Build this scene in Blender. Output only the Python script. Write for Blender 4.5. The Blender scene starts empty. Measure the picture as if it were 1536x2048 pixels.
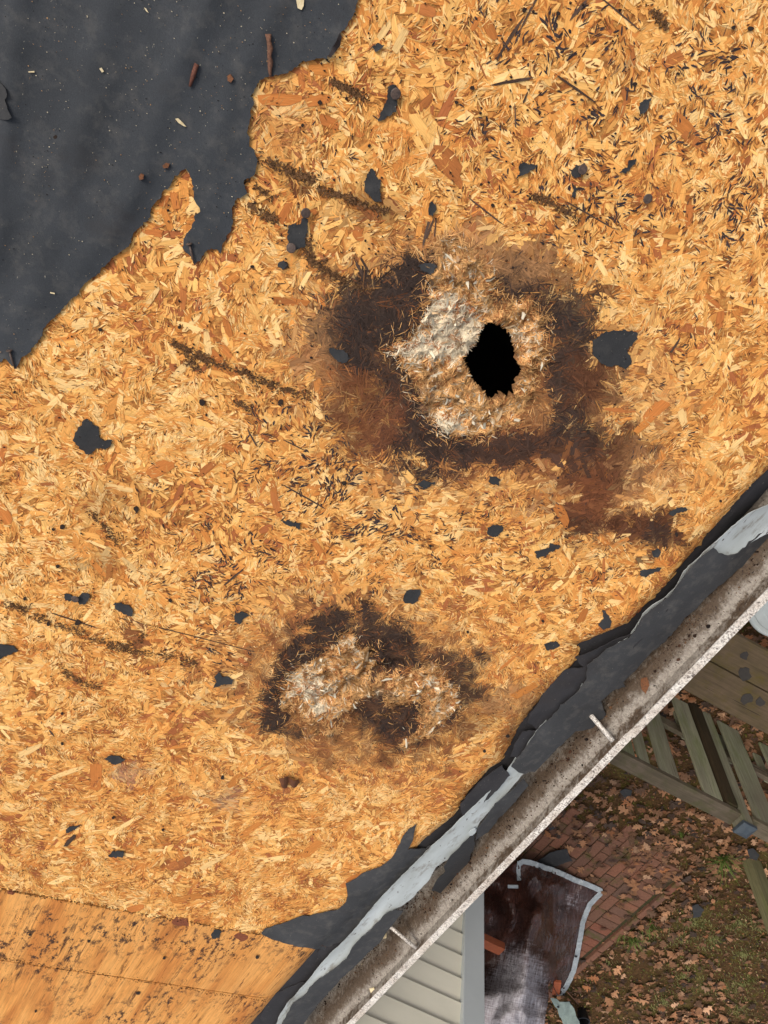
import bpy, bmesh, math, random
import numpy as np
from mathutils import Vector, Matrix
from mathutils.geometry import delaunay_2d_cdt
random.seed(7); rng = np.random.default_rng(11)
scn = bpy.context.scene
col = scn.collection

# ------------------------------------------------------------------ camera, world, sun, exposure
HC = 4.9                                   # camera height above the lawn (m)
F = 1540.0                                 # focal length in photograph pixels
def nrm(v): v = np.array(v, float); return v / np.linalg.norm(v)
_n = nrm([192, -774, F]); _d = nrm([.696, -.718, 0]); _r = np.array([354, 597, F])
_e = nrm(_d - (_d @ _n) / (_r @ _n) * _r); _p = np.cross(_n, _e)
M = np.array([_p, _e, -_n])                # camera (right, down, forward) -> world (X outward, Y along the eave, Z up)
cam = bpy.data.cameras.new('camera'); co = bpy.data.objects.new('camera', cam); col.objects.link(co)
R = Matrix([[M[i][0], -M[i][1], -M[i][2]] for i in range(3)])
co.matrix_world = Matrix.Translation((0, 0, HC)) @ R.to_4x4()
cam.sensor_fit = 'VERTICAL'; cam.sensor_height = 36; cam.lens = F / 2048 * 36
cam.clip_start = .05; cam.clip_end = 500
scn.camera = co
w = bpy.data.worlds.new('World'); scn.world = w; w.use_nodes = True
nt = w.node_tree; bgn = nt.nodes['Background']
sky = nt.nodes.new('ShaderNodeTexSky'); sky.sky_type = 'NISHITA'; sky.sun_disc = False
SUN_EL, SUN_AZ = math.radians(52), math.atan2(.50, -.85)      # direction the light comes from
sky.sun_elevation = SUN_EL; sky.sun_rotation = math.pi / 2 - SUN_AZ
sky.dust_density = 5; sky.air_density = 1.0; sky.ozone_density = 1
hs = nt.nodes.new('ShaderNodeHueSaturation'); hs.inputs['Saturation'].default_value = .45
nt.links.new(sky.outputs[0], hs.inputs['Color']); nt.links.new(hs.outputs[0], bgn.inputs[0])
bgn.inputs[1].default_value = .15
sl = bpy.data.lights.new('sun', 'SUN'); sl.energy = 1.2; sl.angle = math.radians(16); sl.color = (1, .93, .82)
so = bpy.data.objects.new('sun', sl); col.objects.link(so)
sd = Vector((math.cos(SUN_EL) * math.cos(SUN_AZ), math.cos(SUN_EL) * math.sin(SUN_AZ), math.sin(SUN_EL)))
so.rotation_euler = sd.to_track_quat('Z', 'Y').to_euler(); so.location = (0, 0, 9)
scn.view_settings.view_transform = 'Standard'; scn.view_settings.look = 'None'
scn.view_settings.gamma = 1; scn.view_settings.exposure = .22
scn.render.engine = 'CYCLES'

# ------------------------------------------------------------------ mapping between the photograph and surfaces
TP = .249; TH = math.atan(TP)              # roof pitch 3 in 12
NRM = np.array([math.sin(TH), 0, math.cos(TH)])
def ray(x, y):
    x = np.asarray(x, float); y = np.asarray(y, float)
    v = np.stack([(x - 768) / F, (y - 1024) / F, np.ones_like(x)], -1)
    return v @ M.T
def roof_plane(X, Y): return HC - 1.0 - TP * X
def hit(x, y, surf, it=14):
    r = ray(x, y); t = (roof_plane(0, 0) - HC) / r[..., 2]
    if surf is roof_plane:
        t = -1.0 / (r[..., 2] + TP * r[..., 0]); return r * t[..., None] + np.array([0, 0, HC])
    t0 = t * 1.0
    for k in range(it):
        P = r * t0[..., None]; zt = surf(P[..., 0], P[..., 1]) - HC
        t0 = t0 + (zt - P[..., 2]) / r[..., 2] * .85
    P = r * t0[..., None]; P[..., 2] += HC
    return P
def at(x, y, z):                            # point on the horizontal plane z
    r = ray(x, y); t = (z - HC) / r[..., 2]; return r * t[..., None] + np.array([0, 0, HC])
def atY(x, y, Y):
    r = ray(x, y); t = Y / r[..., 1]; return r * t[..., None] + np.array([0, 0, HC])
def atX(x, y, X):
    r = ray(x, y); t = X / r[..., 0]; return r * t[..., None] + np.array([0, 0, HC])
def proj(P):
    q = (np.asarray(P, float) - np.array([0, 0, HC])) @ M
    return q[..., 0] / q[..., 2] * F + 768, q[..., 1] / q[..., 2] * F + 1024

# ------------------------------------------------------------------ numpy noise
_tab = rng.random((256, 256))
def vnoise(x, y):
    x = np.asarray(x, float); y = np.asarray(y, float)
    xi = np.floor(x).astype(int); yi = np.floor(y).astype(int); fx = x - xi; fy = y - yi
    fx = fx * fx * (3 - 2 * fx); fy = fy * fy * (3 - 2 * fy)
    g = lambda a, b: _tab[a % 256, b % 256]
    return (g(xi, yi) * (1 - fx) + g(xi + 1, yi) * fx) * (1 - fy) + (g(xi, yi + 1) * (1 - fx) + g(xi + 1, yi + 1) * fx) * fy
def fbm(x, y, o=4):
    s = 0; a = .5; t = 0
    for k in range(o):
        s = s + a * vnoise(x * 2 ** k + 17.3 * k, y * 2 ** k + 9.1 * k); t += a; a *= .5
    return s / t
def sstep(a, b, x):
    t = np.clip((x - a) / (b - a), 0, 1); return t * t * (3 - 2 * t)
def inpoly(px, py, poly):
    px = np.asarray(px, float); py = np.asarray(py, float); r = np.zeros(px.shape, bool); n = len(poly); j = n - 1
    for i in range(n):
        xi, yi = poly[i]; xj, yj = poly[j]
        if yi != yj:
            r ^= ((yi > py) != (yj > py)) & (px < (xj - xi) * (py - yi) / (yj - yi) + xi)
        j = i
    return r
def pdist(px, py, poly, closed=True):       # distance to a polyline
    px = np.asarray(px, float); py = np.asarray(py, float); d = np.full(px.shape, 1e9)
    n = len(poly)
    for i in range(n if closed else n - 1):
        ax, ay = poly[i]; bx, by = poly[(i + 1) % n]; dx, dy = bx - ax, by - ay
        t = np.clip(((px - ax) * dx + (py - ay) * dy) / (dx * dx + dy * dy + 1e-9), 0, 1)
        d = np.minimum(d, np.hypot(px - ax - t * dx, py - ay - t * dy))
    return d
def sd_poly(px, py, poly):
    d = pdist(px, py, poly); return np.where(inpoly(px, py, poly), d, -d)

# ------------------------------------------------------------------ materials
def S(r, g, b):                             # sRGB bytes -> linear
    f = lambda c: ((c / 255 + .055) / 1.055) ** 2.4 if c > 10 else c / 255 / 12.92
    return (f(r), f(g), f(b), 1)
class Mat:
    def __init__(s, name, rough=.8, spec=.3):
        s.m = bpy.data.materials.new(name); s.m.use_nodes = True; s.t = s.m.node_tree
        s.b = s.t.nodes['Principled BSDF']; s.b.inputs['Roughness'].default_value = rough
        s.b.inputs['Specular IOR Level'].default_value = spec
        s.pos = s.n('ShaderNodeNewGeometry').outputs['Position']
        s.obj = s.n('ShaderNodeTexCoord').outputs['Object']
    def n(s, t, **k):
        o = s.t.nodes.new(t)
        for a, v in k.items(): setattr(o, a, v)
        return o
    def L(s, a, b): s.t.links.new(a, b)
    def put(s, sock, v):
        if hasattr(v, 'is_output') or isinstance(v, bpy.types.NodeSocket): s.L(v, sock)
        else: sock.default_value = v
    def map(s, scale=(1, 1, 1), rot=(0, 0, 0), src=None):
        o = s.n('ShaderNodeMapping'); o.inputs['Scale'].default_value = scale; o.inputs['Rotation'].default_value = rot
        s.L(src or s.pos, o.inputs['Vector']); return o.outputs[0]
    def noise(s, scale, vec=None, det=4, rough=.6, dist=0):
        o = s.n('ShaderNodeTexNoise'); o.inputs['Scale'].default_value = scale; o.inputs['Detail'].default_value = det
        o.inputs['Roughness'].default_value = rough; o.inputs['Distortion'].default_value = dist
        s.L(vec or s.pos, o.inputs['Vector']); return o.outputs['Fac']
    def vor(s, scale, vec=None, feat='F1', out='Distance'):
        o = s.n('ShaderNodeTexVoronoi'); o.feature = feat; o.inputs['Scale'].default_value = scale
        s.L(vec or s.pos, o.inputs['Vector']); return o.outputs[out]
    def ramp(s, fac, stops):
        o = s.n('ShaderNodeValToRGB'); s.L(fac, o.inputs[0]); e = o.color_ramp.elements
        while len(e) < len(stops): e.new(.5)
        for el, (p, c) in zip(e, stops):
            el.position = p; el.color = c if len(c) == 4 else (*c, 1)
        return o.outputs[0]
    def step(s, fac, a, b): return s.ramp(fac, [(a, (0, 0, 0, 1)), (b, (1, 1, 1, 1))])
    def mix(s, f, a, b, mode='MIX'):
        o = s.n('ShaderNodeMix', data_type='RGBA', blend_type=mode)
        s.put(o.inputs[0], f); s.put(o.inputs[6], a); s.put(o.inputs[7], b); return o.outputs[2]
    def math(s, op, a, b=0.0):
        o = s.n('ShaderNodeMath', operation=op); s.put(o.inputs[0], a); s.put(o.inputs[1], b); return o.outputs[0]
    def attr(s, name, out='Color'):
        o = s.n('ShaderNodeAttribute', attribute_name=name); return o.outputs[out]
    def rand(s): return s.n('ShaderNodeObjectInfo').outputs['Random']
    def bump(s, h, dist=.001, st=1.0):
        o = s.n('ShaderNodeBump'); o.inputs['Distance'].default_value = dist; o.inputs['Strength'].default_value = st
        s.L(h, o.inputs['Height']); s.L(o.outputs[0], s.b.inputs['Normal'])
    def base(s, c): s.put(s.b.inputs['Base Color'], c); return s
    def scale(s, c, fac): # multiply colour by value
        g = s.n('ShaderNodeCombineColor'); [s.put(g.inputs[i], fac) for i in range(3)]
        return s.mix(1.0, c, g.outputs[0], 'MULTIPLY')
    def mr(s, v, a, b, c, d):
        o = s.n('ShaderNodeMapRange'); s.put(o.inputs[0], v)
        for i, q in enumerate((a, b, c, d)): o.inputs[i + 1].default_value = q
        return o.outputs[0]

def m_strand():
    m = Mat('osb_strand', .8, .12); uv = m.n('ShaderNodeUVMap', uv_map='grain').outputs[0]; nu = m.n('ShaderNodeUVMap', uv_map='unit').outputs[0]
    g = m.noise(1, m.map((60, 900, 1), src=uv), 4, .7)
    g2 = m.noise(1, m.map((25, 260, 1), src=uv), 3, .6)
    c = m.attr('col')
    c = m.scale(c, m.mr(g, .25, .75, .72, 1.22)); c = m.scale(c, m.mr(g2, .3, .7, .86, 1.1))
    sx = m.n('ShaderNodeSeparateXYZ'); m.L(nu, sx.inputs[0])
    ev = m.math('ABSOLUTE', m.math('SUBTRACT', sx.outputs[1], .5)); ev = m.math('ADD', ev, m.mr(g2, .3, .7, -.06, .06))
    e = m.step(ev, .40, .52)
    c = m.mix(m.math('MULTIPLY', e, .55), c, m.scale(c, .40))  # shade line between strands, painted along each strand's long edges
    m.base(c); m.bump(g, .0003, .5); return m.m
def m_deck():
    m = Mat('osb_core', .85, .2); c = m.attr('col'); g = m.noise(260, det=5, rough=.75)
    m.base(m.scale(c, m.mr(g, .25, .75, .45, 1.25))); m.bump(g, .0015, .8); return m.m
def m_ply():
    m = Mat('plywood_veneer', .65, .3)
    v = m.map((1, .09, 1)); fine = m.noise(330, m.map((1, .035, 1)), 6, .75); wide = m.noise(26, m.map((1, .12, 1)), 3, .5, .6)
    c = m.ramp(wide, [(.3, S(200, 126, 58)), (.48, S(224, 154, 78)), (.62, S(234, 168, 92)), (.8, S(208, 134, 64))])
    c = m.scale(c, m.mr(fine, .3, .7, .64, 1.18))
    cr = m.step(m.noise(85, m.map((1, .045, 1)), 5, .85), .565, .63)       # lengthwise checks in the veneer
    cr = m.math('MULTIPLY', cr, m.step(m.noise(14, det=4), .40, .55))
    c = m.mix(cr, c, S(96, 56, 26))
    sp = m.step(m.noise(75, m.map((1, .45, 1)), 6, .8), .515, .58); reg = m.step(m.noise(5, det=4), .42, .58)
    c = m.mix(m.math('MULTIPLY', sp, reg), c, S(58, 38, 28))
    big = m.step(m.noise(3.2, det=4), .5, .75); c = m.mix(m.math('MULTIPLY', big, .3), c, S(160, 96, 44))
    m.base(c); m.bump(m.math('SUBTRACT', fine, cr), .0012, .6); return m.m
def m_felt(name, base, dust=.3):
    m = Mat(name, .75, .35)
    a = m.noise(6, det=5, rough=.6, dist=.8); b = m.noise(900, det=3, rough=.8); d = m.noise(40, det=5, rough=.7)
    c = m.mix(m.mr(a, .3, .7, 0, 1), base, tuple(x * .62 for x in base[:3]) + (1,))
    c = m.scale(c, m.mr(b, .3, .7, .75, 1.25))
    c = m.mix(m.math('MULTIPLY', m.step(d, .5, .8), dust), c, S(118, 112, 104))
    brown = m.step(m.noise(9, det=5, rough=.65), .58, .74); c = m.mix(m.math('MULTIPLY', brown, .45), c, S(44, 37, 34))
    sp = m.step(m.noise(420, m.map((1, .45, 1)), 2, .5), .74, .76); c = m.mix(m.math('MULTIPLY', sp, .55), c, S(165, 158, 140))
    m.base(c); m.bump(m.math('ADD', m.math('MULTIPLY', b, .35), d), .0012, .7); return m.m
def m_gutter():
    m = Mat('gutter_trough_dirty_aluminium', .8, .3)
    x = m.n('ShaderNodeSeparateXYZ'); m.L(m.pos, x.inputs[0])
    wob = m.mr(m.noise(9, det=3), .3, .7, -.006, .006); X = m.math('ADD', x.outputs[0], wob)
    X = m.math('ADD', X, m.mr(m.noise(90, det=4, rough=.7), .3, .7, -.006, .006))
    dirt = m.ramp(m.mr(X, .735, .80, 0, 1), [(.0, (.5,) * 3), (.16, (.18,) * 3), (.30, (.45,) * 3), (.44, (1,) * 3), (.58, (.92,) * 3), (.74, (.25,) * 3), (.86, (.35,) * 3), (.95, (1,) * 3)])  # dirt bands across the trough; last stop paints the shade under the lip
    n1 = m.noise(220, det=5, rough=.75)
    c = m.mix(m.mr(n1, .3, .7, 0, 1), S(186, 178, 166), S(140, 130, 118))
    c = m.mix(dirt, c, m.mix(m.mr(n1, .3, .7, 0, 1), S(98, 80, 62), S(56, 43, 32)))
    pt = m.step(m.noise(60, det=5, rough=.7), .5, .62); c = m.mix(m.math('MULTIPLY', pt, .45), c, S(84, 70, 58))
    sp = m.step(m.noise(330, det=2), .63, .68); c = m.mix(m.math('MULTIPLY', sp, .8), c, S(46, 37, 32))
    sp = m.step(m.noise(110, det=3, rough=.6), .66, .70); c = m.mix(m.math('MULTIPLY', sp, .85), c, S(38, 28, 24))
    m.base(c); m.bump(n1, .002, .8); return m.m
def m_lip():
    m = Mat('gutter_lip_speckled_paint', .55, .4)
    c = m.mix(m.mr(m.noise(30, det=4), .35, .65, 0, 1), S(226, 220, 210), S(196, 184, 170))
    a = m.step(m.noise(260, det=4, rough=.75), .47, .56); b = m.mr(m.noise(22, det=3), .35, .65, .35, 1)
    c = m.mix(m.math('MULTIPLY', m.math('MULTIPLY', a, b), .85), c, S(96, 82, 72))
    a = m.step(m.noise(150, det=4, rough=.7), .58, .63); c = m.mix(m.math('MULTIPLY', a, .85), c, S(58, 46, 42))
    m.base(c); return m.m
def m_drip():
    m = Mat('drip_edge_painted_metal', .42, .5)
    c = m.mix(m.mr(m.noise(14, m.map((1, .3, 1)), 5, .6), .35, .65, 0, 1), S(190, 196, 196), S(160, 164, 160))
    d = m.step(m.noise(45, m.map((1, .35, 1)), 5, .75), .54, .64); c = m.mix(m.math('MULTIPLY', d, .65), c, S(120, 112, 100))
    d = m.step(m.noise(120, m.map((1, .45, 1)), 3, .6), .66, .70); c = m.mix(d, c, S(62, 46, 42))
    m.base(c); m.bump(m.noise(20, det=2), .003, .5); return m.m
def m_siding():
    m = Mat('clapboard_vinyl', .6, .35)
    c = m.mix(m.mr(m.noise(9, m.map((.3, 1, 1)), 4), .3, .7, 0, 1), S(222, 216, 198), S(210, 205, 188))
    s = m.step(m.noise(2.3, det=5, rough=.7), .5, .75); c = m.mix(m.math('MULTIPLY', s, .25), c, S(190, 184, 158))
    m.base(c); m.bump(m.noise(60, m.map((.25, 1, 1)), 3), .001, .4); return m.m
def m_plain(name, c1, c2, sc=20, rough=.6, det=4, spec=.4, b=.0005, stretch=(1, 1, 1)):
    m = Mat(name, rough, spec); g = m.noise(sc, m.map(stretch), det, .65)
    m.base(m.mix(m.mr(g, .3, .7, 0, 1), c1, c2)); m.bump(g, b, .6); return m.m
def m_fence(name, c1, c2, c3, rot=(0, 0, 0), stretch=(1, 1, .06)):
    m = Mat(name, .85, .2); v = m.map(stretch, rot)
    g = m.noise(70, v, 5, .75); h = m.noise(5, m.map((1, 1, .3)), 4, .6)
    c = m.mix(m.mr(h, .35, .65, 0, 1), c1, c2); c = m.scale(c, m.mr(g, .25, .75, .62, 1.3))
    k = m.noise(9, m.map((1, 1, .2)), 4, .7); c = m.mix(m.math('MULTIPLY', m.step(k, .5, .68), .8), c, c3)
    cr = m.step(m.noise(60, m.map(tuple(q * .5 if q < .5 else q for q in stretch), rot), 2), .68, .71); c = m.mix(m.math('MULTIPLY', cr, .8), c, S(32, 26, 20))
    c = m.scale(c, m.mr(m.rand(), 0, 1, .82, 1.15))
    m.base(c); m.bump(g, .003, .7); return m.m
def m_brick():
    m = Mat('paver_clay', .88, .2); r = m.rand()
    c = m.ramp(r, [(0, S(124, 86, 68)), (.3, S(110, 80, 65)), (.55, S(132, 89, 69)), (.8, S(100, 78, 66)), (1, S(128, 80, 62))])
    g = m.noise(60, det=5, rough=.7); c = m.scale(c, m.mr(g, .25, .75, .7, 1.2))
    k = m.step(m.noise(5.5, det=5, rough=.65), .56, .66); c = m.mix(m.math('MULTIPLY', k, .75), c, S(74, 74, 34))
    k = m.step(m.noise(13, det=4, rough=.65), .6, .75); c = m.mix(m.math('MULTIPLY', k, .4), c, S(66, 50, 42))
    m.base(c); m.bump(g, .003, .8); return m.m
def m_ground():
    m = Mat('lawn_soil_moss', .95, .1); a = m.noise(1.1, det=6, rough=.6); b = m.noise(45, det=5, rough=.75); d = m.noise(9, det=4, rough=.7)
    c = m.mix(m.mr(b, .3, .7, 0, 1), S(58, 42, 28), S(104, 78, 50))
    mo = m.mix(m.mr(b, .3, .7, 0, 1), S(58, 56, 22), S(106, 98, 42))
    c = m.mix(m.math('MULTIPLY', m.step(d, .5, .66), .7), c, mo)
    g2 = m.mix(m.mr(b, .3, .7, 0, 1), S(84, 84, 42), S(128, 124, 72)); c = m.mix(m.math('MULTIPLY', m.step(a, .58, .68), .45), c, g2)
    m.base(c); m.bump(b, .02, 1.0); return m.m
def m_attr(name, rough=.7, spec=.3, sc=300, lo=.75, hi=1.2, bd=.0006):
    m = Mat(name, rough, spec); g = m.noise(sc, det=4, rough=.7)
    m.base(m.scale(m.attr('col'), m.mr(g, .3, .7, lo, hi))); m.bump(g, bd, .6); return m.m
def m_tarp():
    m = Mat('tarp_brown_poly', .38, .6); wear = m.attr('wear', 'Fac')
    n = m.noise(5, det=5, rough=.65)
    c = m.mix(m.mr(n, .3, .7, 0, 1), S(38, 20, 15), S(78, 46, 36))
    cl = m.n('ShaderNodeCombineXYZ'); m.L(m.attr('cloth_u', 'Fac'), cl.inputs[0]); m.L(m.attr('cloth_v', 'Fac'), cl.inputs[1]); cv = cl.outputs[0]
    wx = m.noise(1, m.map((130, 9, 0), src=cv), 4, .75); wy = m.noise(1, m.map((9, 130, 0), src=cv), 4, .75)
    wv = m.math('ADD', m.math('MULTIPLY', wx, .5), m.math('MULTIPLY', wy, .5))
    k = m.math('ADD', wv, m.mr(wear, 0, 1, -.24, .14)); k = m.math('ADD', k, m.mr(m.noise(14, det=4), .3, .7, -.05, .05))
    k = m.step(k, .44, .70); c = m.mix(k, c, S(186, 180, 184))
    m.base(c); m.put(m.b.inputs['Roughness'], m.mr(wear, 0, 1, .22, .75))
    m.bump(m.math('ADD', m.noise(1, m.map((28, 9, 0), (0, 0, .6), src=cv), 4, .6, 1.0), m.math('MULTIPLY', m.vor(1, m.map((16, 11, 0), src=cv)), .6)), .03, 1.0); return m.m
MS, MD, MP = m_strand(), m_deck(), m_ply()
MF = m_felt('roofing_felt', S(59, 62, 66)); MF2 = m_felt('eave_felt_weathered', S(68, 68, 69), .45); MF3 = m_felt('scrap_felt', S(54, 54, 55), .15)
MG, ML, MDR, MSD = m_gutter(), m_lip(), m_drip(), m_siding()
MTR = m_plain('trim_grey_paint', S(184, 189, 190), S(176, 181, 182), 6)
MDK = m_plain('attic_dark_board', S(30, 24, 20), S(20, 16, 14), 30, .9)
MFE = m_fence('fence_weathered_green', S(138, 138, 112), S(122, 116, 98), S(104, 110, 70))
MFR = m_fence('rail_weathered_grey', S(102, 90, 76), S(84, 75, 60), S(76, 74, 48), stretch=(.06, 1, 1))
MPL = m_fence('plank_brown', S(96, 80, 62), S(80, 68, 48), S(84, 72, 34), stretch=(.05, 1, 1))
MBR, MGR = m_brick(), m_ground()
MLF = m_attr('leaf_dry', .65, .3, 160); MCR = m_attr('crumb', .9, .1); MBL = m_attr('grass_blade', .7, .2)
MTP = m_tarp(); MHM = m_plain('tarp_hem_silver', S(176, 182, 184), S(140, 146, 148), 30, .45, b=.006)
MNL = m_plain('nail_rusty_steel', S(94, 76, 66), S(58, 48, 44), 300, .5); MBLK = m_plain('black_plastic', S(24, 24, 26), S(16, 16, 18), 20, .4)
MCAP = m_plain('post_cap_slate', S(70, 78, 84), S(58, 66, 74), 25, .5)
MTW = m_plain('twig_bark', S(128, 88, 66), S(80, 56, 44), 400, .85, b=.001)
MWH = m_plain('white_plastic', S(196, 202, 200), S(180, 186, 184), 10, .4)
MOR = m_plain('orange_clay', S(156, 84, 52), S(134, 70, 44), 40, .85)
MGT = m_plain('tarp_grey_green', S(138, 152, 144), S(112, 124, 118), 14, .5, b=.004)

# ------------------------------------------------------------------ object helpers
def tag(o, label=None, cat=None, group=None, kind=None):
    if label: o['label'] = label
    if cat: o['category'] = cat
    if group: o['group'] = group
    if kind: o['kind'] = kind
    return o
def mesh_obj(name, V, Fc, mat, parent=None, smooth=False, origin=True, cols=None, attrs=None):
    V = np.asarray(V, float)
    me = bpy.data.meshes.new(name)
    c = np.array([V[:, 0].mean(), V[:, 1].mean(), V[:, 2].min()]) if origin else np.zeros(3)
    me.from_pydata((V - c).tolist(), [], [list(map(int, f)) for f in Fc]); me.update()
    if smooth: me.polygons.foreach_set('use_smooth', [True] * len(me.polygons))
    if cols is not None:
        a = me.color_attributes.new('col', 'FLOAT_COLOR', 'POINT')
        cc = np.ones((len(V), 4)); cc[:, :3] = np.asarray(cols)[:, :3]; a.data.foreach_set('color', cc.ravel())
    for k, v in (attrs or {}).items():
        a = me.attributes.new(k, 'FLOAT', 'POINT'); a.data.foreach_set('value', np.asarray(v, float))
    me.materials.append(mat)
    o = bpy.data.objects.new(name, me); o.location = c; col.objects.link(o)
    if parent is not None:
        o.parent = parent; o.location = Vector(c) - world_loc(parent)
    return o
def world_loc(o):
    v = Vector(o.location); q = o.parent
    while q is not None: v += q.location; q = q.parent
    return v
def empty(name, loc):
    o = bpy.data.objects.new(name, None); o.empty_display_size = .1; o.location = loc; col.objects.link(o); return o
def hexa(P):                                # 8 corners: bottom 4, top 4
    return P, [(3, 2, 1, 0), (4, 5, 6, 7), (0, 1, 5, 4), (1, 2, 6, 5), (2, 3, 7, 6), (3, 0, 4, 7)]
def boxv(x0, x1, y0, y1, z0, z1):
    return hexa([(x0, y0, z0), (x1, y0, z0), (x1, y1, z0), (x0, y1, z0), (x0, y0, z1), (x1, y0, z1), (x1, y1, z1), (x0, y1, z1)])
def bevel(o, wd=.004, seg=2):
    b = o.modifiers.new('bevel', 'BEVEL'); b.width = wd; b.segments = seg; return o
def box(name, x0, x1, y0, y1, z0, z1, mat, parent=None, bv=0):
    V, Fc = boxv(x0, x1, y0, y1, z0, z1); o = mesh_obj(name, V, Fc, mat, parent)
    return bevel(o, bv) if bv else o
def beam(name, A, B, wx, wy, mat, parent=None, side=(0, 0, 1), bv=0, warp=0):   # board from A to B
    A = np.array(A, float); B = np.array(B, float); d = nrm(B - A); s = nrm(np.cross(d, side)); t = np.cross(s, d)
    n = 6 if warp else 1; V = []; Fc = []
    for k in range(n + 1):
        c = A + (B - A) * k / n + s * random.uniform(-warp, warp) + t * random.uniform(-warp, warp)
        V += [c - s * wx / 2 - t * wy / 2, c + s * wx / 2 - t * wy / 2, c + s * wx / 2 + t * wy / 2, c - s * wx / 2 + t * wy / 2]
    for k in range(n):
        for j in range(4): Fc.append((4 * k + j, 4 * k + (j + 1) % 4, 4 * k + 4 + (j + 1) % 4, 4 * k + 4 + j))
    Fc += [(3, 2, 1, 0), (4 * n, 4 * n + 1, 4 * n + 2, 4 * n + 3)]
    o = mesh_obj(name, V, Fc, mat, parent); return bevel(o, bv) if bv else o
def tube(name, pts, rad, mat, parent=None, seg=8, cols=None):
    pts = [np.array(p, float) for p in pts]; V = []; Fc = []
    for i, p in enumerate(pts):
        d = nrm(pts[min(i + 1, len(pts) - 1)] - pts[max(i - 1, 0)]); a = nrm(np.cross(d, (.31, .22, .9))); b = np.cross(d, a)
        r = rad[i] if hasattr(rad, '__len__') else rad
        for k in range(seg): V.append(p + r * (math.cos(2 * math.pi * k / seg) * a + math.sin(2 * math.pi * k / seg) * b))
    for i in range(len(pts) - 1):
        for k in range(seg): Fc.append((i * seg + k, i * seg + (k + 1) % seg, (i + 1) * seg + (k + 1) % seg, (i + 1) * seg + k))
    Fc += [tuple(range(seg))[::-1], tuple(range((len(pts) - 1) * seg, len(pts) * seg))]
    return mesh_obj(name, V, Fc, mat, parent, smooth=True)
def jag(poly, step=6, amp=2.0, closed=True, seed=0):
    out = []; n = len(poly)
    for i in range(n if closed else n - 1):
        a = np.array(poly[i], float); b = np.array(poly[(i + 1) % n], float); L = np.linalg.norm(b - a); k = max(1, int(L / step))
        for j in range(k):
            p = a + (b - a) * j / k
            if j or True:
                q = (vnoise(p[0] * .21 + seed, p[1] * .21) - .5) * 2 * amp + (vnoise(p[0] * .7, p[1] * .7 + seed) - .5) * amp
                q2 = (vnoise(p[0] * .19 + seed + 50, p[1] * .23) - .5) * 2 * amp + (vnoise(p[0] * .8 + seed, p[1] * .9 + 30) - .5) * amp * 1.2
                p = p + np.array([q, q2])
            out.append(tuple(p))
    return out
def sheet(name, poly, surf, mat, parent=None, thick=.0012, step_px=12, lift=None, off=.0012, smooth=True, mapper=None, wearf=None):
    """A thin sheet whose outline is a polygon on the surface: constrained triangulation, real thickness."""
    poly = np.array(poly, float); xs = np.arange(poly[:, 0].min(), poly[:, 0].max(), step_px); ys = np.arange(poly[:, 1].min(), poly[:, 1].max(), step_px)
    gx, gy = np.meshgrid(xs, ys); gx = gx.ravel() + rng.uniform(-.25, .25, gx.size) * step_px; gy = gy.ravel() + rng.uniform(-.25, .25, gy.size) * step_px
    ins = inpoly(gx, gy, poly.tolist()); gx, gy = gx[ins], gy[ins]
    if len(gx):
        d = pdist(gx, gy, poly.tolist()); k = d > step_px * .35; gx, gy = gx[k], gy[k]
    pts = [Vector(p) for p in poly.tolist()] + [Vector((float(a), float(b))) for a, b in zip(gx, gy)]
    r = delaunay_2d_cdt(pts, [], [list(range(len(poly)))], 1, 1e-4)
    v2 = np.array([tuple(v) for v in r[0]]); tris = [tuple(f) for f in r[2]]
    fn = mapper or (lambda a, b: hit(a, b, surf))
    P = fn(v2[:, 0], v2[:, 1]); up = NRM if mapper is None else np.array([0, 0, 1.])
    h = np.full(len(P), off)
    if lift is not None: h = h + lift(v2[:, 0], v2[:, 1])
    # lift along the surface normal
    P = P + up * h[:, None]
    n = len(P); B = P - up * thick
    cnt = {}
    for f in tris:
        for i in range(3):
            e = (f[i], f[(i + 1) % 3]); cnt[tuple(sorted(e))] = cnt.get(tuple(sorted(e)), 0) + 1
    ar = 0
    f = tris[0]; a, b, c = P[f[0]], P[f[1]], P[f[2]]
    flip = np.cross(b - a, c - a)[2] < 0
    T = [f[::-1] if flip else f for f in tris]
    Fc = list(T) + [tuple(i + n for i in f[::-1]) for f in T]
    side = []; sidx = []
    for f in T:
        for i in range(3):
            e = (f[i], f[(i + 1) % 3])
            if cnt[tuple(sorted(e))] == 1:
                b0 = 2 * n + len(side); side += [P[e[1]], P[e[0]], B[e[0]], B[e[1]]]; Fc.append((b0, b0 + 1, b0 + 2, b0 + 3)); sidx += [e[1], e[0], e[0], e[1]]
    at_ = None
    if wearf is not None: ww = wearf(v2[:, 0], v2[:, 1]); at_ = {'wear': np.concatenate([ww, ww, ww[sidx]])}; cu, cv_ = v2[:, 0] / 300, v2[:, 1] / 300; ca_, sa_ = .2, .98; a1, a2 = cu * sa_ + cv_ * ca_, cv_ * sa_ - cu * ca_; at_['cloth_u'] = np.concatenate([a1, a1, a1[sidx]]); at_['cloth_v'] = np.concatenate([a2, a2, a2[sidx]])
    return mesh_obj(name, np.vstack([P, B, np.array(side)]), Fc, mat, parent, smooth=smooth, attrs=at_)
def blob(cx, cy, rx, ry, n=9, rot=0, irr=.25, rr=random):
    o = []
    for k in range(n):
        a = 2 * math.pi * k / n; r = 1 + rr.uniform(-irr, irr); x = math.cos(a) * rx * r; y = math.sin(a) * ry * r
        c, s = math.cos(rot), math.sin(rot); o.append((cx + x * c - y * s, cy + x * s + y * c))
    return o
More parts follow.
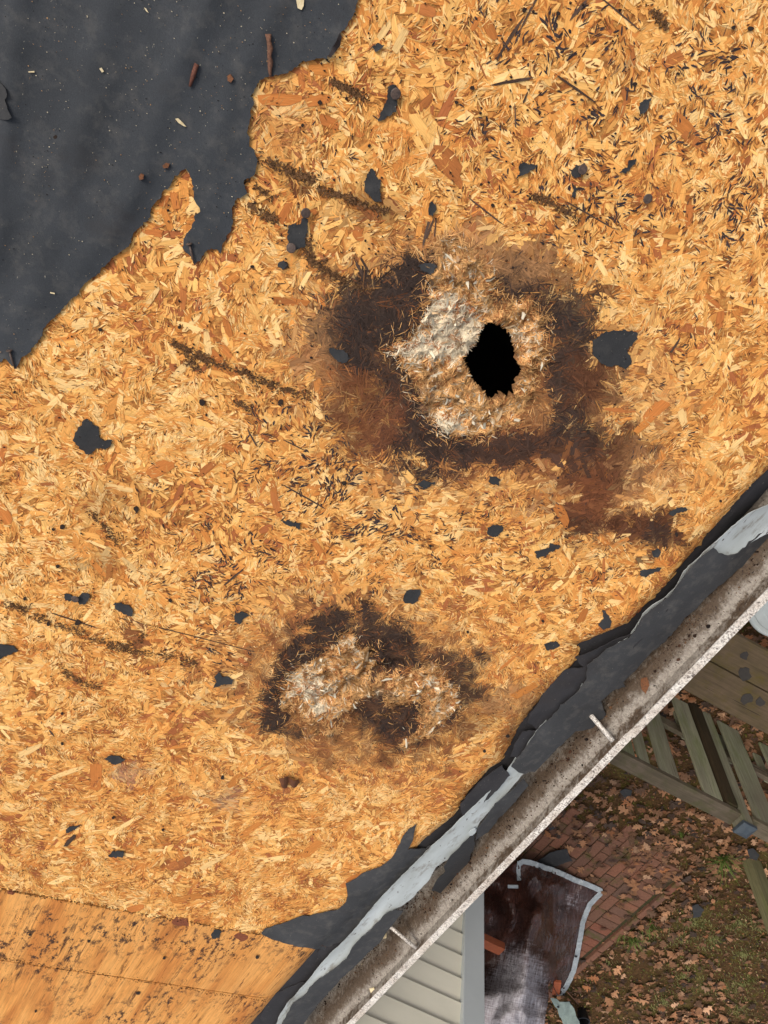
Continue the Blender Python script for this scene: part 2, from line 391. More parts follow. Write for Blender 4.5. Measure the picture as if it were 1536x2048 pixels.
# ------------------------------------------------------------------ the roof: where things are (photograph pixels on the roof plane)
YJ = -1.655                                 # joint between the OSB sheet and the plywood sheet
EDGE_PX = [(1600, 895), (1536, 958), (1490, 1003), (1440, 1060), (1400, 1105), (1362, 1150), (1345, 1175), (1290, 1228), (1262, 1256), (1235, 1268), (1200, 1283), (1160, 1300), (1166, 1318),
           (1155, 1335), (1100, 1395), (1060, 1440), (1048, 1456), (1028, 1492), (1005, 1535), (985, 1545), (945, 1590), (925, 1615), (915, 1640), (850, 1692), (800, 1742), (700, 1840), (652, 1888),
           (640, 1905), (600, 1950), (560, 1992), (520, 2030), (480, 2075)]
_ep = np.array([hit(np.array(a, float), np.array(b, float), roof_plane) for a, b in EDGE_PX])
_eo = np.argsort(_ep[:, 1])
def xedge(Y): return np.interp(Y, _ep[_eo, 1], np.clip(_ep[_eo, 0], .585, .668))
HOLE = [(985, 647), (992, 656), (1000, 652), (1007, 662), (1019, 675), (1024, 690), (1026, 700), (1030, 712), (1028, 727), (1040, 738), (1038, 752), (1030, 760), (1028, 775), (1024, 790), (1014, 795),
        (1006, 792), (998, 796), (990, 800), (982, 803), (974, 798), (970, 786), (962, 778), (952, 768), (946, 762), (944, 748), (938, 738), (932, 722), (937, 712), (950, 705), (954, 690), (962, 672), (970, 660)]
HOLE = [(985 + (a - 985) * 1.12 + 2, 725 + (b - 725) * 1.05) for a, b in HOLE]
PULP = [(868, 580), (862, 555), (885, 520), (902, 478), (925, 490), (950, 520), (985, 560), (975, 600), (1000, 625), (1030, 615), (1060, 622), (1088, 645), (1078, 690), (1090, 715), (1070, 760), (1056, 800),
        (1040, 840), (1010, 850), (985, 862), (955, 868), (915, 872), (880, 850), (850, 820), (835, 790), (818, 745), (800, 712), (775, 700), (800, 685), (832, 676), (850, 640), (862, 610)]
PULP_W = [(880, 600), (905, 590), (955, 620), (965, 665), (945, 705), (900, 725), (860, 715), (800, 710), (785, 695), (850, 665)]
PULP2 = [(690, 1268), (703, 1262), (712, 1290), (745, 1295), (752, 1330), (735, 1350), (762, 1370), (720, 1372), (690, 1400), (660, 1430), (640, 1445), (615, 1440), (590, 1425), (562, 1415), (558, 1385),
         (580, 1350), (620, 1320), (655, 1300)]
PULP3 = [(790, 1362), (830, 1335), (880, 1330), (885, 1360), (905, 1375), (922, 1402), (905, 1430), (870, 1445), (835, 1450), (852, 1410), (815, 1400), (780, 1418), (765, 1400)]
PULP4 = [(608, 1472), (650, 1450), (700, 1440), (690, 1462), (650, 1470)]
PULP6 = [(632, 1440), (690, 1392), (748, 1356), (800, 1352), (812, 1372), (770, 1388), (722, 1398), (684, 1432), (650, 1452)]
PULP5 = [(790, 1492), (850, 1445), (905, 1428), (860, 1465), (815, 1492)]
C_CHAR, C_BRN, C_RED, C_TAN, C_CRM, C_GRY = (np.array(S(*c)[:3]) for c in ((58, 47, 42), (96, 60, 40), (134, 80, 50), (184, 134, 88), (238, 218, 184), (150, 138, 126)))
STAINS = [  # cx, cy, rx, ry, rot deg, colour, strength, softness
    (935, 745, 335, 235, 18, C_TAN, .42, .45), (930, 735, 295, 210, 15, C_RED, .60, .4), (930, 730, 265, 185, 15, C_BRN, .5, .35), (1010, 905, 290, 62, 8, C_RED, .8, .4), (1085, 895, 190, 55, 5, C_BRN, .85, .4),
    (660, 740, 90, 60, 20, C_RED, .7, .4), (730, 810, 80, 90, 30, C_BRN, .7, .4), (1060, 545, 120, 60, 15, C_BRN, .8, .4), (880, 520, 120, 50, -15, C_TAN, .5, .5),
    (750, 625, 120, 78, -28, C_CHAR, .97, .25), (820, 570, 48, 50, 0, C_CHAR, .97, .25), (790, 700, 130, 55, 10, C_CHAR, .82, .35), (690, 670, 60, 50, 0, C_CHAR, .8, .35), (1040, 570, 72, 52, 25, C_CHAR, .95, .3),
    (1150, 630, 62, 60, 0, C_CHAR, .9, .3), (1130, 740, 62, 120, 5, C_CHAR, .94, .3), (1180, 800, 60, 70, 0, C_BRN, .85, .35), (1170, 880, 95, 55, 12, C_CHAR, .85, .35), (980, 905, 130, 38, 4, C_CHAR, .8, .35),
    (850, 870, 75, 70, 35, C_CHAR, .95, .25), (800, 800, 55, 80, 25, C_CHAR, .9, .3), (760, 860, 40, 50, 20, C_RED, .5, .5), (1210, 600, 30, 25, 0, C_CHAR, .5, .4),
    (1200, 975, 50, 100, 20, C_BRN, 1.0, .3), (1180, 1030, 100, 70, 20, C_RED, .55, .5), (1290, 1070, 120, 46, 8, C_RED, .5, .5), (1170, 1050, 48, 42, 0, C_CHAR, .7, .35), (1270, 1055, 115, 34, 8, C_BRN, 1.0, .3), (1320, 1085, 40, 36, 0, C_CHAR, .72, .3), (1250, 910, 40, 50, 30, C_BRN, .85, .3), (1300, 950, 70, 60, 0, C_TAN, .45, .5),
    (720, 1370, 260, 175, 8, C_TAN, .4, .5), (720, 1370, 245, 150, 6, C_RED, .62, .4), (730, 1375, 215, 128, 6, C_BRN, .45, .35), (960, 1440, 130, 60, -30, C_BRN, .5, .5), (1010, 1400, 60, 40, -20, C_TAN, .5, .5),
    (545, 1405, 42, 52, 20, C_CHAR, .95, .3), (590, 1330, 60, 42, -42, C_CHAR, .95, .3), (655, 1260, 72, 38, -25, C_CHAR, .95, .3), (740, 1270, 62, 46, 20, C_CHAR, .92, .3), (790, 1310, 62, 40, 20, C_CHAR, .9, .3), (560, 1445, 48, 24, 0, C_CHAR, .85, .3),
    (880, 1318, 66, 22, 4, C_CHAR, .8, .45), (925, 1370, 30, 54, 5, C_CHAR, .85, .45), (770, 1360, 48, 42, 0, C_CHAR, .8, .35), (740, 1415, 52, 52, 0, C_CHAR, .7, .35), (830, 1425, 62, 34, -20, C_CHAR, .92, .3), (785, 1458, 56, 32, 0, C_CHAR, .85, .45), (780, 1495, 34, 24, 0, C_BRN, .6, .5),
    (205, 1000, 40, 50, 20, C_BRN, .35, .6), (215, 1125, 60, 20, -8, C_BRN, .45, .6), (250, 1545, 40, 22, 0, C_GRY, .35, .6), (745, 415, 60, 34, 20, C_BRN, .55, .5), (440, 1585, 40, 22, 0, C_GRY, .35, .6),
    (280, 1290, 12, 34, 5, C_RED, .9, .2), (600, 350, 46, 14, 20, C_BRN, .75, .4), (1010, 520, 130, 42, 10, C_TAN, .6, .5), (1300, 800, 80, 60, 0, C_TAN, .3, .5), (620, 700, 50, 90, 10, C_TAN, .45, .5), (560, 230, 60, 100, 20, C_TAN, .35, .6), (1240, 130, 30, 18, 10, C_RED, .6, .4)]
DARKZ = [(1110, 60, 130, 90, 1), (985, 30, 60, 70, .8), (980, 265, 60, 50, 1), (1010, 120, 40, 60, .8), (1180, 210, 120, 70, 1), (1250, 180, 60, 50, .9), (1420, 130, 120, 100, .8), (1420, 260, 120, 80, .8), (1240, 400, 180, 120, .75), (1450, 430, 90, 150, .8), (1160, 480, 120, 60, .6),
         (650, 870, 120, 70, .75), (640, 960, 150, 90, 1), (760, 1040, 150, 90, .9), (480, 1100, 130, 80, .9), (330, 1080, 90, 60, .5), (960, 1010, 110, 60, .6), (430, 1160, 120, 60, .8), (420, 1310, 90, 60, .8), (560, 850, 90, 60, .8), (700, 1170, 90, 60, .6), (900, 1090, 130, 70, .6),
         (1030, 1130, 120, 60, .5), (1200, 1150, 90, 60, .5), (330, 1000, 70, 60, .4), (640, 600, 60, 60, .4), (1370, 700, 80, 80, .5), (1340, 880, 80, 50, .5), (720, 300, 60, 60, .3), (1140, 380, 200, 80, .6)]
GRIME = [[(520, 318), (560, 335), (600, 352), (625, 360)], [(640, 378), (690, 392), (730, 410), (775, 422)], [(497, 408), (530, 428), (552, 442)], [(615, 475), (616, 505), (628, 530), (660, 545), (690, 562), (740, 580)], [(628, 530), (655, 518)],
         [(340, 680), (380, 702), (420, 722), (500, 746)], [(370, 700), (380, 725), (400, 740)], [(500, 750), (560, 775), (620, 790)], [(470, 800), (500, 820)], [(10, 1205), (60, 1222), (110, 1248), (160, 1262), (215, 1285), (260, 1300)], [(260, 1300), (340, 1312), (390, 1325)],
         [(1060, 390), (1110, 410), (1160, 440)], [(120, 1335), (160, 1362), (200, 1372)], [(665, 165), (690, 175), (730, 195)], [(160, 1010), (200, 1040), (235, 1085)], [(480, 350), (520, 380), (545, 395)], [(1300, 20), (1340, 60)], [(240, 1290), (262, 1290), (290, 1265)]]
def warp(px, py):
    return px + (fbm(px / 60, py / 60, 4) - .5) * 95 + (fbm(px / 14, py / 14, 3) - .5) * 34, py + (fbm(px / 60 + 40, py / 60 + 9, 4) - .5) * 95 + (fbm(px / 14 + 70, py / 14, 3) - .5) * 34
def stain(px, py, c, jit):
    """Colour of the rotten, wet-stained wood: c is the clean colour, jit a random number per strand."""
    wx, wy = warp(px, py); rot = np.zeros(len(px)); fn = fbm(px / 16 + 60, py / 16, 4)
    for cx, cy, rx, ry, a, cc, st, sf in STAINS:
        a = math.radians(a); dx, dy = wx - cx, wy - cy
        u = (dx * math.cos(a) + dy * math.sin(a)) / rx; v = (-dx * math.sin(a) + dy * math.cos(a)) / ry
        d = np.sqrt(u * u + v * v); al = st * (1 - sstep(1 - sf, 1 + sf, d + (jit - .5) * .45 + (fn - .5) * 1.1))
        cs = cc if cc is not C_CHAR else np.where(rng.random((len(px), 1)) < .04 + .22 * sstep(.54, .68, fn)[:, None], C_BRN * 1.15, C_CHAR)
        c = c * (1 - al[:, None]) + (cs * (.65 + .75 * rng.random((len(px), 1)))) * al[:, None]
        if cc is C_CHAR or cc is C_BRN: rot = np.maximum(rot, al)
    return c, rot
def pulp_mask(px, py):
    wx = px + (fbm(px / 22, py / 22, 3) - .5) * 30; wy = py + (fbm(px / 22 + 30, py / 22, 3) - .5) * 30
    m = np.zeros(np.shape(px))
    for P in (PULP, PULP2, PULP3, PULP4, PULP5, PULP6): m = np.maximum(m, sstep(-6, 8, sd_poly(wx, wy, P)))
    return m
def base_h(X, Y, px=None, py=None):
    if px is None: px, py = proj(np.stack([X, Y, roof_plane(X, Y)], -1))
    h = (fbm(X * 7, Y * 7, 3) - .5) * .004 + (fbm(X * 60, Y * 60, 3) - .5) * .0016
    dh = np.maximum(0, -sd_poly(px, py, HOLE)); big = np.exp(-(dh / 75) ** 2)
    p = pulp_mask(px, py)
    h = h - .010 * big + p * ((fbm(px / 30, py / 22, 3) - .45) * .018 + (fbm(px / 9, py / 9, 2) - .5) * .006)
    ring = np.exp(-(((px - 740) / 190) ** 2 + ((py - 1370) / 110) ** 2) ** 2)
    h = h + ring * (fbm(px / 32, py / 24 + 7, 4) - .55) * .020
    crev = np.exp(-(pdist(px, py, [(742, 1310), (735, 1345), (700, 1378), (640, 1400)], False) / 11) ** 2) + np.exp(-(pdist(px, py, [(742, 1350), (780, 1335), (800, 1330)], False) / 10) ** 2)
    h = h - .012 * np.clip(crev, 0, 1)
    t = np.clip((X - (xedge(Y) - .045)) / .045, 0, 1.2); h = h - .016 * t ** 2.2
    return h
def roof_s(X, Y):                           # the deck surface as it is
    X = np.asarray(X, float); Y = np.asarray(Y, float)
    return roof_plane(X, Y) + base_h(X, Y)

house = tag(empty('house', (0, -.8, 0)), 'single storey house with a stripped roof deck, beige clapboard and a dirty gutter', 'house')
TONES = np.array([S(*c)[:3] for c in ((250, 205, 136), (243, 186, 108), (234, 168, 91), (223, 151, 78), (209, 134, 67), (190, 115, 60), (172, 102, 60), (146, 84, 56))])
PW = np.array([.17, .25, .25, .16, .10, .045, .018, .007])
def strands(n, X, Y, ang, Ln, Wd, lay, tilt, colr, rag=.25, curl=0.0):
    """Arrays of six-sided wood strands lying on the deck surface."""
    s = np.zeros((n, 8, 2)); r = lambda a, b, k=None: rng.uniform(a, b, n)
    s[:, 0] = np.stack([-.5 + r(0, rag), -.5 + r(0, .1)], -1); s[:, 1] = np.stack([r(-.1, .1), -.5 + r(-.08, .08)], -1); s[:, 2] = np.stack([.5 - r(0, rag), -.5 + r(0, .2)], -1); s[:, 3] = np.stack([.5 - r(0, .1), r(-.3, .3)], -1)
    s[:, 4] = np.stack([.5 - r(0, rag), .5 - r(0, .25)], -1); s[:, 5] = np.stack([r(-.1, .1), .5 + r(-.08, .08)], -1); s[:, 6] = np.stack([-.5 + r(0, rag), .5 - r(0, .2)], -1); s[:, 7] = np.stack([-.5 + r(0, .08), r(-.3, .3)], -1)
    lx = s[..., 0] * Ln[:, None]; ly = s[..., 1] * Wd[:, None]
    ca, sa = np.cos(ang)[:, None], np.sin(ang)[:, None]
    gx = X[:, None] + (lx * ca - ly * sa) * math.cos(TH); gy = Y[:, None] + lx * sa + ly * ca
    px, py = proj(np.stack([gx, gy, roof_plane(gx, gy)], -1))
    h = base_h(gx.ravel(), gy.ravel(), px.ravel(), py.ravel()).reshape(n, 8) + lay[:, None] + s[..., 0] * tilt[:, None] + np.abs(s[..., 0] * 2) ** 2 * curl
    P = np.stack([gx, gy, roof_plane(gx, gy)], -1) + NRM * h[..., None]
    off = rng.uniform(0, 40, (n, 1, 2)); uvg = np.stack([lx, ly], -1) + off
    return dict(P=P, g=uvg, u=s + .5, c=colr, n=n)
def strand_mesh(name, D, idx=None, parent=None, mat=None):
    P, g, u, c = (D[k] if idx is None else D[k][idx] for k in ('P', 'g', 'u', 'c'))
    n = len(P); me = bpy.data.meshes.new(name); cen = P.reshape(-1, 3).mean(0)
    me.vertices.add(n * 8); me.vertices.foreach_set('co', (P.reshape(-1, 3) - cen).ravel())
    me.loops.add(n * 8); me.loops.foreach_set('vertex_index', np.arange(n * 8)); me.polygons.add(n)
    me.polygons.foreach_set('loop_start', np.arange(0, n * 8, 8)); me.polygons.foreach_set('loop_total', np.full(n, 8)); me.update(calc_edges=True)
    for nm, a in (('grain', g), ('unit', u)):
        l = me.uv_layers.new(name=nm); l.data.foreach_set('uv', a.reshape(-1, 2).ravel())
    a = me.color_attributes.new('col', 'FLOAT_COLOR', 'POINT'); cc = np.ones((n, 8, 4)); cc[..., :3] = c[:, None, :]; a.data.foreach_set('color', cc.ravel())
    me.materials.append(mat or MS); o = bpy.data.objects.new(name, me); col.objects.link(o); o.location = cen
    if parent is not None: o.parent = parent; o.location = Vector(cen) - world_loc(parent)
    return o
# --- the OSB sheet: base heightfield with the hole
def grid_sheet(name, x0, Y0, Y1, dx, mat, hfun, hole=None, colf=None, parent=None, thick=.011):
    ny = int((Y1 - Y0) / dx) + 1; Ys = np.linspace(Y0, Y1, ny); nx = int((.62 - x0) / dx) + 1; tt = np.linspace(0, 1, nx)
    Yg = np.repeat(Ys[:, None], nx, 1); Xe = xedge(Ys) + (vnoise(Ys * 90, Ys * 0) - .5) * .008; Xg = x0 + (Xe[:, None] - x0) * tt[None, :]
    px, py = proj(np.stack([Xg, Yg, roof_plane(Xg, Yg)], -1)); h = hfun(Xg.ravel(), Yg.ravel(), px.ravel(), py.ravel()).reshape(Xg.shape)
    P = (np.stack([Xg, Yg, roof_plane(Xg, Yg)], -1) + NRM * h[..., None]).reshape(-1, 3)
    i = (np.arange(ny - 1)[:, None] * nx + np.arange(nx - 1)[None, :]).ravel(); Fq = np.stack([i, i + nx, i + nx + 1, i + 1], 1)
    if hole is not None:
        cx = px.ravel()[Fq].mean(1); cy = py.ravel()[Fq].mean(1); Fq = Fq[sd_poly(cx, cy, hole) < -1.5]
    cols = colf(px.ravel(), py.ravel()) if colf else None
    # bottom skirt: rim of the sheet edge and the hole
    from collections import Counter
    E = np.concatenate([Fq[:, [0, 1]], Fq[:, [1, 2]], Fq[:, [2, 3]], Fq[:, [3, 0]]]); key = np.sort(E, 1); k2 = key[:, 0] * len(P) + key[:, 1]
    uq, inv, cnt = np.unique(k2, return_inverse=True, return_counts=True); B = E[cnt[inv] == 1]
    bv = np.unique(B); mp = {int(v): len(P) + j for j, v in enumerate(bv)}; PB = P[bv] - NRM * thick + np.stack([rng.uniform(-.003, .001, len(bv)), rng.uniform(-.001, .001, len(bv)), np.zeros(len(bv))], -1)
    Fb = [(int(b), int(a), mp[int(a)], mp[int(b)]) for a, b in B]
    if cols is not None: cols = np.vstack([cols, cols[bv] * .8])
    return mesh_obj(name, np.vstack([P, PB]), Fq.tolist() + Fb, mat, parent, smooth=False, cols=cols)
def osb_cols(px, py):
    n = len(px); c = TONES[rng.integers(2, 6, n)] * .75; c, _ = stain(px, py, c, rng.random(n)); p = pulp_mask(px, py)[:, None]  # base tone darkened to stand for shade in the gaps between strands
    return c * (1 - p) + (C_TAN * .7) * p
osb = grid_sheet('osb_sheet', -.62, YJ + .002, .50, .0042, MD, base_h, HOLE, osb_cols, house)
osb['label'] = 'orange oriented strand board roof deck with two rotten patches and a hole'

def region(n):
    X = rng.uniform(-.60, .66, n); Y = rng.uniform(YJ + .004, .47, n); px, py = proj(np.stack([X, Y, roof_plane(X, Y)], -1))
    k = (X < xedge(Y) - .004) & (px > -60) & (px < 1600) & (py > -60) & (py < 2000); return X[k], Y[k], px[k], py[k]
_cw = np.cumsum(PW)
def clean_cols(n, px, py, k=.55):
    # tones run in patches: pieces of one broken strand share their colour
    v = fbm(px / 19, py / 19, 2); q = np.clip((v - .5) * 2.2 + .5, 0, .999); lf = (fbm(px / 170 + 8, py / 170, 3) - .5) * .45
    u = np.clip(np.where(rng.random(n) < k, q, rng.random(n)) + lf, 0, .999); t = np.searchsorted(_cw, u * .985); return TONES[t] * rng.uniform(.86, 1.12, (n, 1)), t
def lay_dir(px, py, s=38): return 1.2 + (fbm(px / s, py / s + 3, 2) - .5) * 6.5 + (fbm(px / 260, py / 260, 2) - .5) * 3
def region_px(n, x0, x1, y0, y1):
    a = rng.uniform(x0, x1, n); b = rng.uniform(y0, y1, n); P = hit(a, b, roof_plane); k = (P[:, 0] < xedge(P[:, 1]) - .004) & (P[:, 1] > YJ + .004); return P[k, 0], P[k, 1], a[k], b[k]
def rotmask(px, py):
    wx, wy = warp(px, py)
    a = 1 - sstep(.75, 1.1, np.sqrt(((wx - 930) / 290) ** 2 + ((wy - 725) / 215) ** 2)); b = 1 - sstep(.75, 1.1, np.sqrt(((wx - 725) / 235) ** 2 + ((wy - 1370) / 145) ** 2))
    return np.maximum(a, b)
def darkz(px, py):
    s = np.zeros(len(px))
    for cx, cy, rx, ry, k in DARKZ: s = np.maximum(s, k * np.exp(-(((px - cx) / rx) ** 2 + ((py - cy) / ry) ** 2)))
    return s
def sideways(px, py):                       # preferred lay of the strands, in photograph degrees made world angles
    return (fbm(px / 230, py / 230 + 3, 2) - .5) * 5.5
SETS = []
def add(X, Y, px, py, ang, L, W, lay, tilt, c, jit=None, st=True, **k):
    if st: c, _ = stain(px, py, c, rng.random(len(px)))
    SETS.append(strands(len(X), X, Y, ang, L, W, lay, tilt, c, **k))
def keep(m, *a): return [q[m] for q in a]
# 1 broad strands
X, Y, px, py = region(22000); rm = rotmask(px, py); X, Y, px, py = keep((rm < .3) & (sd_poly(px, py, HOLE) < -90), X, Y, px, py); n = len(X)
c, t = clean_cols(n, px, py); ang = rng.normal(0, .5, n) + lay_dir(px, py, 60)
add(X, Y, px, py, ang, rng.uniform(.018, .050, n), rng.uniform(.005, .012, n), rng.uniform(.0, .0009, n), rng.normal(0, .0002, n), c)
# 1b the same sheet beyond the frame, in broad strands only
n = 60000; X = rng.uniform(-.60, .66, n); Y = rng.uniform(YJ + .004, .48, n); px, py = proj(np.stack([X, Y, roof_plane(X, Y)], -1)); k = (X < xedge(Y) - .004) & ((px > 1590) | (py < -50)) & (rng.random(n) < .8); X, Y, px, py = keep(k, X, Y, px, py); n = len(X)
c, t = clean_cols(n, px, py); add(X, Y, px, py, rng.normal(0, .4, n) + lay_dir(px, py, 50), rng.uniform(.008, .032, n), rng.uniform(.003, .008, n), rng.uniform(.0, .0012, n), rng.normal(0, .0002, n), c)
# 2 middle strands, fewer where broad ones lie open
def calm(px, py): return sstep(.42, .60, fbm(px / 60 + 5, py / 60, 3))
X, Y, px, py = region(120000); rm = rotmask(px, py); X, Y, px, py = keep((rm < .75) & (sd_poly(px, py, HOLE) < -60) & (rng.random(len(X)) > .78 * calm(px, py)), X, Y, px, py); n = len(X)
c, t = clean_cols(n, px, py); ang = rng.normal(0, .32, n) + lay_dir(px, py)
add(X, Y, px, py, ang, rng.uniform(.004, .018, n), rng.uniform(.0009, .0034, n), rng.uniform(.0006, .0012, n), rng.normal(0, .00025, n), c, rag=.45)
# 3 slivers
X, Y, px, py = region(120000); X, Y, px, py = keep((pulp_mask(px, py) < .5) & (rng.random(len(X)) > .70 * calm(px, py)), X, Y, px, py); n = len(X)
c, t = clean_cols(n, px, py, .4); ang = rng.normal(0, .4, n) + lay_dir(px, py)
add(X, Y, px, py, ang, rng.uniform(.004, .018, n), rng.uniform(.0004, .0015, n), rng.uniform(.0009, .0014, n), rng.normal(0, .0002, n), c * rng.uniform(.66, 1.12, (n, 1)), rag=.5)
# 4 dark open slits and brown strand edges
X, Y, px, py = region(130000); dz = darkz(px, py); pr = .22 + .9 * dz; X, Y, px, py = keep(rng.random(len(X)) < pr * (fbm(px / 22, py / 22, 2) * 3.4 - 1.25), X, Y, px, py); n = len(X)
dk = darkz(px, py)[:, None]; c = np.where(rng.random((n, 1)) < .22 + .6 * dk, np.array(S(60, 50, 50)[:3]), np.array(S(134, 84, 46)[:3])) * rng.uniform(.7, 1.4, (n, 1)); ang = rng.normal(0, .28, n) + lay_dir(px, py)
add(X, Y, px, py, ang, rng.uniform(.003, .010, n) * (1 + .6 * dk[:, 0]), rng.uniform(.0004, .0015, n) * (1 + 1.3 * dk[:, 0]), rng.uniform(.0012, .0015, n), rng.normal(0, .0001, n), c, st=False, rag=.5)
# 5 matted fibres in the dark rings
for bx in ((560, 1310, 440, 1010), (440, 1080, 1160, 1560)):
    X, Y, px, py = region_px(62000, *bx); rm = rotmask(px, py); X, Y, px, py = keep((rm > .12) & (pulp_mask(px, py) < .6) & (sd_poly(px, py, HOLE) < -10), X, Y, px, py); n = len(X)
    c, t = clean_cols(n, px, py); ang = fbm(px / 34, py / 34, 2) * 12 + rng.normal(0, .3, n)
    add(X, Y, px, py, ang, rng.uniform(.008, .034, n), rng.uniform(.0005, .0026, n), rng.uniform(.0004, .0018, n), rng.normal(0, .0005, n), c, rag=.5)
# 6 pale shredded pulp
for nn, bx in ((150000, (760, 1110, 460, 890)), (80000, (540, 940, 1250, 1510))):
    X, Y, px, py = region_px(nn, *bx); pm = pulp_mask(px, py); k = (rng.random(len(X)) < .8 * np.maximum(sstep(.25, .6, pm * (.35 + 1.3 * fbm(px / 11, py / 30, 3))), .08 * np.exp(-(np.maximum(0, -np.maximum.reduce([sd_poly(px, py, Q) for Q in (PULP, PULP2, PULP3, PULP6)])) / 22) ** 2))) & (sd_poly(px, py, HOLE) < -4.0); X, Y, px, py = keep(k, X, Y, px, py); n = len(X)
    wp = sstep(-25, 12, sd_poly(px + (fbm(px / 20, py / 20, 3) - .5) * 60, py, PULP_W)); wv = fbm(px / 13, py / 13, 3)[:, None]; r1 = rng.random((n, 1)) * .6 + .4 * sstep(.3, .7, fbm(px / 12 + 40, py / 12, 2))[:, None]
    for (a_, b_, ra, rb, kk) in ((620, 1375, 42, 36, 1), (860, 1365, 40, 14, .7), (640, 1420, 26, 20, .9), (895, 845, 40, 24, 1.0), (905, 650, 50, 40, 1.0), (830, 690, 34, 14, 1.0), (1050, 690, 24, 50, .55), (900, 1410, 20, 20, .6), (880, 610, 18, 30, 1), (700, 1290, 20, 20, .5)): wp = np.maximum(wp, kk * np.exp(-(((px - a_) / ra) ** 2 + ((py - b_) / rb) ** 2)))
    c = np.where(r1 < .10 + .62 * wp[:, None], np.array([.93, .78, .55]), np.where(r1 < .72, np.array(S(214, 164, 106)[:3]), np.array(S(160, 102, 60)[:3]))) * (.50 + 1.15 * wv + .45 * wp[:, None]) * rng.uniform(.75, 1.2, (n, 1))
    for (a_, b_, ra, rb, kk) in ((830, 810, 34, 50, .6), (866, 770, 12, 30, .8), (905, 800, 16, 12, .5), (760, 1400, 26, 26, .8), (640, 1470, 30, 12, .4)):
        gr = (kk * np.exp(-(((px - a_) / ra) ** 2 + ((py - b_) / rb) ** 2) ** 1.5))[:, None] * sstep(.38, .56, fbm(px / 14 + 9, py / 14, 3))[:, None]; c = c * (1 - gr) + gr * np.array(S(96, 88, 84)[:3]) * rng.uniform(.4, 1.6, (n, 1))
    ang = fbm(px / 20, py / 20, 2) * 14 + rng.normal(0, .3, n)
    add(X, Y, px, py, ang, rng.uniform(.005, .019, n), rng.uniform(.0003, .0011, n), rng.uniform(.0, .0040, n), rng.normal(0, .0024, n), c * np.minimum(1, .93 / c.max(1, keepdims=True)), st=False, rag=.5, curl=-.0012)
# torn laminae standing proud in the pulp and along the buckled lower patch
for nn, bx in ((900, (780, 1100, 490, 880)), (900, (550, 930, 1270, 1500))):
    X, Y, px, py = region_px(nn, *bx); k = (pulp_mask(px, py) > .7) & (sd_poly(px, py, HOLE) < -14) & (rng.random(len(X)) < .45); X, Y, px, py = keep(k, X, Y, px, py); n = len(X)
    c = np.array([[.92, .80, .58], [.66, .45, .25], [.42, .26, .14]])[rng.choice(3, n, p=[.45, .35, .2])] * rng.uniform(.6, 1.1, (n, 1)); ang = fbm(px / 30, py / 30, 2) * 12 + rng.normal(0, .4, n)
    add(X, Y, px, py, ang, rng.uniform(.010, .026, n), rng.uniform(.0016, .0055, n), rng.uniform(.002, .006, n), rng.normal(0, .008, n), c, st=False, rag=.55, curl=-.003)
# 7 splinters round the rim of the hole
m = 2600; hp = np.array(jag(HOLE, 1.2, 1)); k = rng.integers(0, len(hp), m); hx = hp[k, 0] + rng.normal(0, 2.5, m); hy = hp[k, 1] + rng.normal(0, 2.5, m); cx0, cy0 = 985, 725
q = sd_poly(hx, hy, HOLE) < -2; hx, hy = hx[q], hy[q]; P0 = hit(hx, hy, roof_plane); Pc = hit(np.array(cx0 + 0.), np.array(cy0 + 0.), roof_plane); n = len(hx)
ang = np.arctan2(P0[:, 1] - Pc[1], P0[:, 0] - Pc[0]) + rng.normal(0, .8, n); r1 = rng.random((n, 1))
c = np.where(r1 < .45, np.array(S(240, 216, 176)[:3]), np.array(S(184, 128, 76)[:3])) * rng.uniform(.6, 1.1, (n, 1))
add(P0[:, 0], P0[:, 1], hx, hy, ang, rng.uniform(.003, .008, n), rng.uniform(.0003, .0010, n), rng.uniform(-.004, .001, n), rng.normal(0, .003, n), c, st=False, rag=.6)
# 8 grime crumbs along the lines where shingles lapped
gx, gy = [], []
for ln in GRIME:
    L = sum(math.dist(a, b) for a, b in zip(ln, ln[1:])); 
    for k in range(int(L * 3.6)):
        i = rng.integers(0, len(ln) - 1); t = rng.random(); sp = 4.6 * (.4 + 1.3 * float(vnoise(i * 3.1 + t * 7, L))); 
        if float(vnoise(ln[i][0] * .13 + t * 9, ln[i][1] * .1)) < .33: continue
        gx.append(ln[i][0] + (ln[i + 1][0] - ln[i][0]) * t + rng.normal(0, sp)); gy.append(ln[i][1] + (ln[i + 1][1] - ln[i][1]) * t + rng.normal(0, sp))
gx, gy = np.array(gx), np.array(gy); P0 = hit(gx, gy, roof_plane); n = len(gx); c = np.array(S(90, 64, 42)[:3]) * rng.uniform(.45, 1.9, (n, 1))
add(P0[:, 0], P0[:, 1], gx, gy, rng.uniform(0, 6.3, n), rng.uniform(.0015, .0055, n), rng.uniform(.0006, .0022, n), rng.uniform(.0018, .0025, n), rng.normal(0, .0008, n), c, st=False, rag=.5)
